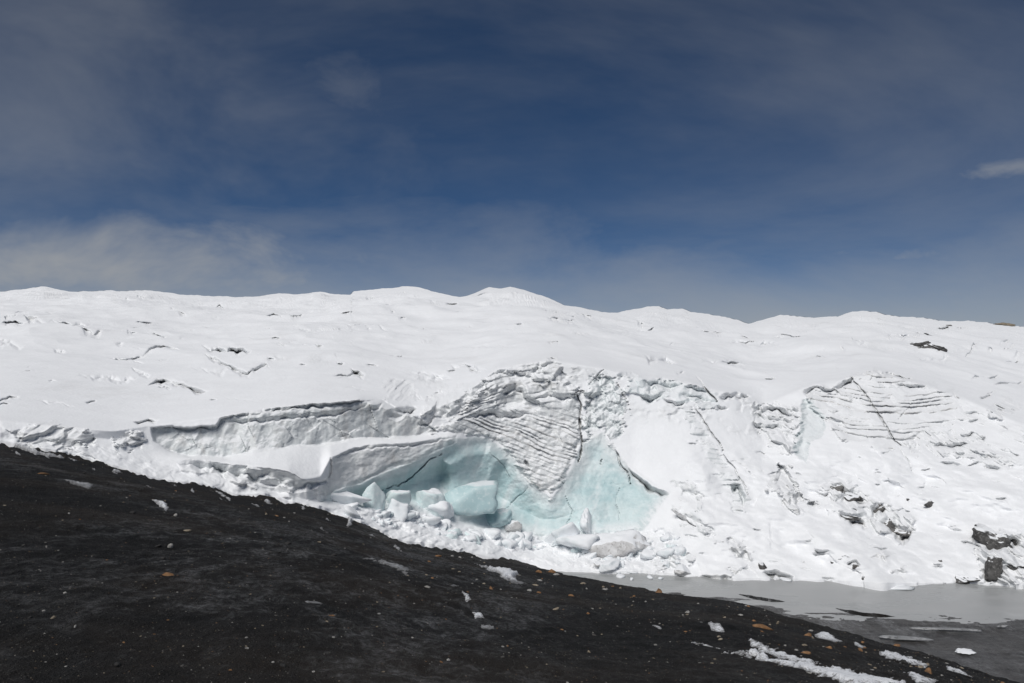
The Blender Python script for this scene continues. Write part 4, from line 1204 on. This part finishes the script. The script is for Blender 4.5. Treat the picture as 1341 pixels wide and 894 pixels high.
# ice floating at the lake margin
for k, (px, py, wp) in enumerate([(813, 753, 13), (851, 755, 8), (864, 756, 6), (828, 757, 4), (826, 745, 16), (872, 747, 7), (1172, 767, 46), (1027, 757, 12), (805, 747, 9)]):
    dd_ = HC * F / (py - YH)
    s = dd_ / F * 0.5 * wp
    me = lump_mesh('ice_floe', (s, s * (2.0 if k != 6 else 0.8), 0.10), M_CHUNK, 450 + k, ico=ICO2, sharp=8)
    dx, dy, _ = pix_dir(px, py)
    o = link('ice_floe', me, label='broad flat snowy ice shelf jutting onto the lake on the right' if k == 6 else 'small flat white ice floe near the glacier foot',
             category='ice floe', group=None if k == 6 else 'small floes at the lake margin')
    o.location = (dx * dd_ / dy, dd_, 0.03)
    o.rotation_euler = (0, 0, rng.uniform(-0.3, 0.3))

# dark rocks standing out of the snow
for k, (px, py, wp, hp, mt, lb) in enumerate([
        (1198, 459, 32, 11, M_DARK, 'black rock band in the upper snow, the left of the pair'),
        (1221, 463, 28, 12, M_DARK, 'black rock band in the upper snow, the right of the pair'),
        (1199, 449, 14, 9, M_GREYR, 'brownish rock point just above the black rock bands'),
        (1213, 455, 10, 4, M_GREYR, 'small brown rock beside the black rock bands'),
        (1317, 425, 20, 4, M_TAN, 'low tan rocks on the skyline at the far right'),
        (1242, 427, 7, 3, M_GREYR, 'tiny rock just under the skyline'),
        (1093, 639, 14, 9, M_GREYR, 'grey rock at the top of the rock chain on the lower slope'),
        (1109, 650, 24, 10, M_DARK, 'dark rock under the topmost one of the chain'),
        (1150, 666, 17, 15, M_GREYR, 'wedge shaped rock standing apart to the right of the chain'),
        (1128, 684, 18, 11, M_DARK, 'dark rock low in the chain, capped with snow'),
        (1112, 676, 24, 5, M_GREYR, 'thin grey ridge of rock leading to the low dark one'),
        (1163, 690, 18, 20, M_GREYR, 'largest brown grey rock of the lower slope'),
        (1184, 696, 30, 7, M_GREYR, 'flat tail of rock right of the largest one'),
        (1219, 661, 11, 9, M_DARK, 'small hooked dark rock alone in the snow'),
        (1189, 655, 5, 5, M_DARK, 'tiny dark rock above the hooked one'),
        (1309, 718, 40, 40, M_DARK, 'big grey rock hump near the right edge at the lakeside'),
        (1300, 744, 15, 38, M_DARK, 'tall narrow black rock under the big hump'),
        (1327, 745, 22, 12, M_DARK, 'dark rock right of the tall narrow one'),
        (1328, 709, 34, 16, M_GREYR, 'grey rock shoulder right of the big hump'),
        (1263, 759, 22, 9, M_DARK, 'dark rock at the waterline left of the tall narrow one'),
        (1091, 737, 6, 4, M_DARK, 'little black rock low on the snow slope'),
        (998, 744, 9, 12, M_DARK, 'dark rock beside the overhanging bank at the water'),
        (1120, 742, 10, 8, M_GREYR, 'grey split rock above the waterline'),
        (1130, 758, 4, 7, M_DARK, 'small dark upright stone at the waterline'),
        (1232, 735, 5, 4, M_DARK, 'lone black stone in smooth snow near the lake')]):
    put('rock', px, py, wp, hp, mt, 500 + k, lb, 'rock', 'rocks showing through the snow', depth=0.7, sink=0.5, ico=ICO4 if wp > 12 else ICO2,
        rot=(0, 0.2 * ((k % 3) - 1), 0.4 * (k % 3 - 1)), sharp=24, rough=0.22, planes=9, dD=0.006 * wp) if k != 16 else \
        put('rock', px, py, wp, hp, mt, 500 + k, lb, 'rock', 'rocks showing through the snow', depth=0.6, sink=0.5, rot=(0, 0.42, 0.5), sharp=20, rough=0.25, dD=-0.25)

# stones on the gravel that can be told apart
ST = [(221, 754, 23, 10, 'O', 'flat orange stone, the largest on the left part of the gravel'),
      (223, 715, 11, 9, 'P', 'rounded pale stone just above the big flat orange one'),
      (54, 619, 20, 4, 'O', 'long flat rusty stone near the top left of the gravel'),
      (90, 678, 6, 4, 'P', 'small pale stone left of centre on the upper gravel'), (229, 677, 6, 5, 'P', 'pale stone on the upper gravel near the frost streak'),
      (244, 699, 13, 5, 'T', 'flat tan stone above the rounded pale one'), (69, 812, 10, 6, 'T', 'tan stone in the lower left'),
      (98, 821, 7, 4, 'P', 'small white stone in the lower left'), (162, 840, 8, 4, 'O', 'dull red stone low on the left'),
      (302, 881, 6, 5, 'O', 'little rusty stone at the bottom edge'), (434, 806, 14, 4, 'O', 'flat rust coloured stone in the middle of the slope'),
      (349, 673, 7, 4, 'T', 'tan stone under the black bank'), (362, 674, 12, 3, 'O', 'thin rusty stone beside the tan one under the black bank'),
      (372, 677, 5, 3, 'P', 'white pebble beside the thin rusty stone'), (572, 730, 10, 4, 'O', 'rusty stone on the crest above the snow edge'),
      (592, 728, 8, 4, 'P', 'pale stone on the crest beside the rusty one'), (643, 771, 12, 4, 'O', 'flat rusty stone below the crest'),
      (706, 750, 12, 8, 'O', 'dark rust stone on the crest above the lake start'), (722, 749, 14, 8, 'O', 'rust stone pair mate on the crest, right one'),
      (763, 762, 15, 6, 'T', 'yellowish stone on the crest over the lake'), (790, 769, 8, 5, 'T', 'small yellowish stone right of the larger one on the crest'),
      (748, 779, 12, 6, 'O', 'orange stone a little below the crest'), (706, 774, 10, 5, 'O', 'rusty stone lower on the crest, left'),
      (830, 779, 6, 5, 'O', 'small rusty stone near the lake crest'), (863, 775, 20, 5, 'O', 'wide rusty stone lying on the crest edge'),
      (768, 770, 5, 4, 'P', 'pale pebble between crest stones'), (995, 827, 26, 9, 'O', 'broad dull orange stone above the snow strip'),
      (1058, 833, 13, 11, 'O', 'bright orange stone at the left end of the snow capped mound'),
      (1130, 843, 9, 6, 'O', 'orange stone left on the near mound'), (1127, 852, 11, 8, 'O', 'second orange stone touching the near mound'),
      (1087, 851, 11, 6, 'O', 'rusty stone between the mounds'), (1056, 859, 17, 8, 'O', 'flat orange stone above the long snow strip'),
      (1175, 844, 18, 5, 'O', 'long flat orange stone on the right crest'), (1214, 869, 13, 7, 'T', 'tan stone on top of the orange one at lower right'),
      (1216, 878, 17, 14, 'O', 'large orange stone at lower right'), (1193, 884, 7, 5, 'O', 'small orange stone left of the large one at lower right'),
      (1314, 891, 8, 6, 'O', 'orange stone at the bottom right corner'), (1018, 814, 6, 6, 'T', 'yellow stone near the mud shore'),
      (665, 843, 6, 5, 'O', 'rust stone low in the middle of the slope'), (771, 845, 6, 5, 'T', 'tan pebble low in the middle'),
      (540, 833, 5, 4, 'P', 'pale pebble in the lower middle'), (916, 863, 5, 4, 'P', 'pale pebble under the broken snow strip')]
MT = {'O': M_ORANGE, 'T': M_TAN, 'P': M_PALE}
for k, (px, py, wp, hp, c, lb) in enumerate(ST):
    put('stone', px, py, wp * 0.85, hp * 0.85, MT[c], 600 + k, lb, 'stone', 'coloured stones on the black gravel', depth=0.55, sink=0.42, ico=ICO2, where='ground',
        rot=(0, 0.1, 0.7 * k), sharp=9, rough=0.10)
st_pro = [lump_mesh('stone', (1, 1, 1), m_, 660 + k, ico=ICO2, planes=9, sharp=22, rough=0.12) for k, m_ in enumerate([M_ORANGE, M_TAN, M_TAN, M_PALE, M_BLACKS, M_BLACKS, M_GREYS])]
for k in range(130):
    dark = k >= 60
    px = rng.uniform(560, 1330) if not dark else rng.uniform(0, 1330)
    top_ = np.interp(px, gu, gys)
    py = top_ + (2 + 62 * rng.rand() ** 1.6 if not dark else rng.uniform(6, 280))
    if py > 892:
        continue
    pt, d = on_ground(px, py)
    s = d / F * 0.5 * (3 + 5 * rng.rand() ** 2)
    kk = rng.randint(4, 7) if dark else rng.randint(4)
    o = link('stone', st_pro[kk], label='dark stone half sunk in the black gravel' if dark else 'small brown or grey stone near the crest above the lake', category='stone',
             group='dark stones in the gravel' if dark else 'small stones along the crest')
    o.location = (pt[0], pt[1], pt[2] + s * 0.08)
    o.scale = (s * rng.uniform(1.0, 1.5), s * rng.uniform(0.8, 1.1), s * rng.uniform(0.4, 0.75))
    o.rotation_euler = (rng.uniform(-0.2, 0.2), rng.uniform(-0.2, 0.2), rng.uniform(0, 6.3))
spro = [lump_mesh('pebble', (1, 1, 1), m_, 700 + k, ico=ICO1, planes=8, sharp=9, rough=0.0, smooth=False)
        for k, m_ in enumerate([M_ORANGE, M_TAN, M_PALE, M_TAN, M_PALE, M_BLACKS, M_BLACKS, M_BLACKS])]
SHADE = ['rusty', 'tan', 'pale grey', 'tan', 'pale grey', 'black', 'black', 'black']
for k in range(240):
    px = rng.uniform(0, 1341)
    top_ = np.interp(px, gu, gys) + 5
    if top_ > 885:
        continue
    py = rng.uniform(top_, 894)
    pt, d = on_ground(px, py)
    s = d / F * 0.5 * rng.uniform(1.8, 4.2)
    kk = rng.randint(8)
    o = link('pebble', spro[kk], label='small %s pebble scattered on the black gravel' % SHADE[kk], category='pebble', group='%s pebbles scattered on the gravel' % SHADE[kk])
    o.location = (pt[0], pt[1], pt[2] + s * 0.2)
    o.scale = (s * rng.uniform(0.9, 1.5), s, s * rng.uniform(0.5, 0.8))
    o.rotation_euler = (0, 0, rng.uniform(0, 6.3))


# the gravel itself: grit too small to count
def grit(n, seed):
    r = np.random.RandomState(seed)
    jj = r.randint(20, len(gu) - 20, n)
    ii = (r.rand(n) ** 1.0 * (NG - 3)).astype(int)
    c = GP[ii, jj]
    fx, fy = r.rand(n, 1), r.rand(n, 1)
    c = c + fx * (GP[ii, jj + 1] - c) + fy * (GP[ii + 1, jj] - c)
    s = GDp[ii, jj] / F * 0.5 * (0.7 + 2.4 * r.rand(n) ** 4)
    base = np.array([(1, 0, 0), (0, 1, 0), (-1, 0, 0), (0, -1, 0), (0, 0, 0.8), (0, 0, -0.8)], float)
    fc = np.array([(0, 1, 4), (1, 2, 4), (2, 3, 4), (3, 0, 4), (1, 0, 5), (2, 1, 5), (3, 2, 5), (0, 3, 5)])
    v = base[None] * (0.6 + 0.8 * r.rand(n, 6, 1)) * s[:, None, None]
    a = r.rand(n) * 6.28
    ca, sa = np.cos(a)[:, None], np.sin(a)[:, None]
    v = np.stack([v[..., 0] * ca - v[..., 1] * sa, v[..., 0] * sa + v[..., 1] * ca, v[..., 2] * 0.8], 2) + c[:, None, :]
    f = fc[None] + (np.arange(n) * 6)[:, None, None]
    return v.reshape(-1, 3), f.reshape(-1, 3)


m, t, b = new_mat('gravel_grit')
isl = t.n('ShaderNodeNewGeometry').outputs['Random Per Island']
ramp = t.n('ShaderNodeValToRGB', {0: isl})
cr = ramp.color_ramp
cr.elements[0].color = (0.010, 0.010, 0.010, 1)
cr.elements[1].position = 0.965
cr.elements[1].color = (0.24, 0.23, 0.215, 1)
for p_, c_ in ((0.45, (0.026, 0.025, 0.024, 1)), (0.72, (0.05, 0.047, 0.043, 1)), (0.88, (0.10, 0.06, 0.035, 1)), (0.92, (0.11, 0.09, 0.065, 1))):
    e = cr.elements.new(p_)
    e.color = c_
cr.interpolation = 'CONSTANT'
t.set(b, 'Base Color', ramp.outputs[0])
t.set(b, 'Roughness', 0.85)
gv, gf = grit(70000, 801)
link('gravel', mesh_from('gravel', gv, gf, m, None, False), kind='stuff', label='loose black grit and tiny stones covering the slope', category='gravel')


# ------------------------------------------------------------------ snow lying on the gravel
def snow_patch(pts, th, label, seed, rag=3.0, group='snow patches on the gravel', horiz=1.0):
    """thin drift of snow: its surface dips under the gravel all round its ragged rim"""
    p = np.array(pts, float)
    u0, u1 = p[:, 0].min() - 6, p[:, 0].max() + 6
    v0, v1 = p[:, 1].min() - 5, p[:, 1].max() + 5
    nu, nv = max(int((u1 - u0) / 0.9), 8), max(int((v1 - v0) / 0.7), 8)
    uu, vv = np.meshgrid(np.linspace(u0, u1, nu), np.linspace(v0, v1, nv))
    s = sdist(uu + rag * 1.6 * noise2(uu / 11, vv / 4, seed), vv + rag * 0.7 * noise2(uu / 14, vv / 5, seed + 1), pts)
    s = s + rag * (2.3 * fbm(uu / 12, vv / 2.2, 4, seed + 2, 0.7) - 0.35)
    jj = np.interp(uu, gu, np.arange(len(gu)))
    ytop = np.interp(uu, gu, gys)
    ybot = np.interp(uu, gu, gyb)
    ii = np.clip((vv - ytop) / (ybot - ytop), 0, 1) * (NG - 1)
    j0, i0 = np.clip(jj.astype(int), 0, len(gu) - 2), np.clip(ii.astype(int), 0, NG - 2)
    fj, fi = (jj - j0)[..., None], (ii - i0)[..., None]
    Q = (GP[i0, j0] * (1 - fj) * (1 - fi) + GP[i0, j0 + 1] * fj * (1 - fi) + GP[i0 + 1, j0] * (1 - fj) * fi + GP[i0 + 1, j0 + 1] * fj * fi)
    dd_ = Q[..., 1]
    Q[..., 2] += th * dd_ / 20 * np.clip(s / 4.0, -1.2, 1.0) - 0.003
    ok = s > -4.5
    f = grid_faces(nv, nu)
    f = f[ok.ravel()[f].all(1)]
    if len(f) == 0:
        return
    idx, inv = np.unique(f, return_inverse=True)
    link('snow_patch', mesh_from('snow_patch', Q.reshape(-1, 3)[idx], inv.reshape(-1, 4), M_SNOW if th > 0.055 else M_THIN, {'rim': np.clip(s / 6.0, 0, 1).ravel()[idx]}), label=label, category='snow patch', group=group)


SP = [([(905, 838), (930, 846), (962, 855), (990, 852), (1010, 862), (1060, 872), (1100, 878), (1140, 888), (1180, 893), (1200, 905), (1120, 902), (1080, 890), (1030, 876), (1000, 868), (985, 862), (960, 858), (935, 850), (905, 843)], 0.10, 'longest snow strip running down to the bottom right'),
      ([(975, 838), (1000, 848), (1040, 858), (1080, 872), (1060, 874), (1020, 864), (985, 850)], 0.08, 'upper branch of the longest snow strip'),
      ([(1064, 830), (1080, 828), (1095, 836), (1110, 843), (1092, 843), (1072, 837)], 0.10, 'snow cap on the mound beside the bright orange stone'),
      ([(1146, 852), (1165, 852), (1190, 858), (1215, 868), (1232, 872), (1212, 874), (1180, 868), (1160, 862)], 0.08, 'forked snow streak left of the large orange stone'),
      ([(1238, 870), (1260, 876), (1284, 890), (1262, 884), (1240, 878)], 0.08, 'snow streak along the crest at lower right'),
      ([(1180, 882), (1210, 890), (1240, 898), (1200, 898)], 0.08, 'low snow streak at the bottom right edge'),
      ([(854, 819), (868, 824), (866, 827), (852, 822)], 0.06, 'small snow fleck at the upper end of the long strip'),
      ([(926, 823), (945, 824), (950, 832), (930, 829)], 0.06, 'blunt snow patch above the long strip'),
      ([(910, 820), (922, 822), (916, 824)], 0.05, 'tiny snow fleck left of the blunt patch'),
      ([(1119, 840), (1134, 846), (1128, 850), (1118, 845)], 0.06, 'small snow patch between two orange stones'),
      ([(618, 737), (640, 742), (668, 746), (680, 752), (672, 762), (660, 760), (650, 752), (630, 745)], 0.10, 'forked snow patch under the crest in the middle'),
      ([(664, 752), (676, 756), (684, 766), (668, 762)], 0.06, 'small snow patch right below the forked one'),
      ([(665, 757), (690, 762), (684, 766), (668, 764)], 0.04, 'thin snow fleck beside the small patch under the crest'),
      ([(466, 728), (490, 731), (520, 738), (548, 748), (530, 752), (505, 740), (475, 732)], 0.05, 'thin snow streak across the middle of the slope'),
      ([(578, 768), (604, 765), (600, 770), (586, 771)], 0.05, 'flat snow fleck right of the thin streak'),
      ([(603, 778), (612, 783), (620, 794), (610, 792)], 0.06, 'narrow snow fleck running downhill in the middle'),
      ([(617, 801), (630, 802), (636, 809), (622, 809)], 0.06, 'clean white snow patch low in the middle'),
      ([(628, 812), (650, 815), (644, 819), (630, 817)], 0.04, 'faint snow patch just below the clean white one'),
      ([(75, 625), (100, 630), (125, 636), (118, 642), (92, 634)], 0.04, 'faint snow streak on the upper left gravel'),
      ([(194, 652), (212, 656), (222, 664), (218, 670), (206, 660)], 0.06, 'curved snow fleck on the upper left gravel'),
      ([(148, 613), (158, 616), (160, 621), (146, 619)], 0.08, 'little snow patch by the glacier edge on the left'),
      ([(20, 580), (50, 592), (88, 600), (84, 602), (48, 597), (18, 586)], 0.15, 'long snow finger reaching over the gravel at top left'),
      ([(455, 676), (462, 678), (462, 690), (454, 688)], 0.10, 'small snow patch hanging below the rubble edge'),
      ([(283, 642), (305, 653), (302, 656), (282, 645)], 0.06, 'narrow snow fleck under the glacier edge'),
      ([(420, 688), (431, 696), (428, 698), (418, 690)], 0.05, 'slanting snow fleck on the black bank'),
      ([(330, 710), (356, 712), (352, 715), (332, 713)], 0.04, 'thin level snow fleck on the left middle slope'),
      ([(148, 717), (162, 717), (160, 721), (148, 720)], 0.04, 'thin snow fleck left of the rounded pale stone'),
      ([(755, 797), (764, 800), (762, 803), (754, 799)], 0.05, 'small slanting snow fleck right of centre'),
      ([(424, 798), (446, 800), (440, 803), (428, 801)], 0.04, 'thin snow fleck above the flat rust stone'),
      ([(396, 784), (424, 786), (420, 791), (402, 790)], 0.04, 'broken snow fleck left of the middle')]
for k in range(16):
    px = 20 + 34 * k + rng.uniform(-10, 10)
    py = np.interp(px, gu, gys) + rng.uniform(4, 13)
    L, h = rng.uniform(7, 20), rng.uniform(1.2, 3.2)
    SP.append(([(px - L / 2, py - 0.2 * L), (px, py - h), (px + L / 2, py + 0.25 * L), (px, py + h)], 0.058, 'small ragged fleck of snow along the glacier edge'))
for k, (pts, th, lb) in enumerate(SP):
    big = len(pts) > 6
    snow_patch(pts, th, lb, 900 + 5 * k, 3.2 if big else 1.6)
# ice left on the mud
for k, (px, py, wp, lb) in enumerate([(1232, 824, 90, 'long thin ice sheet on the mud shore'), (1260, 852, 20, 'short white ice slab on the mud near the crest'),
                                      (1312, 820, 12, 'small ice patch at the right of the mud shore'), (1190, 836, 70, 'dull ice sheet behind the right crest')]):
    dd_ = HC * F / (py - YH)
    zm = float(mud_z(np.array([float(px)]), np.array([float(py)]), *[np.array([q]) for q in unproject(px, py, dd_)[:2]])[0])
    dd_ = (HC - zm) * F / (py - YH)
    dx, dy, dzz = pix_dir(px, py)
    s = dd_ / F * 0.5 * wp
    me = lump_mesh('ice_sheet', (s, min(s, 0.16 if k % 2 == 0 else 0.3), 0.06), M_CHUNK if k in (1,) else M_FILM, 980 + k, ico=ICO4, sharp=8, rough=0.2)
    o = link('ice_sheet', me, label=lb, category='ice')
    o.location = (dx * dd_ / dy, dd_, HC + dzz * dd_ / dy)
    o.rotation_euler = (0, 0, -0.12)
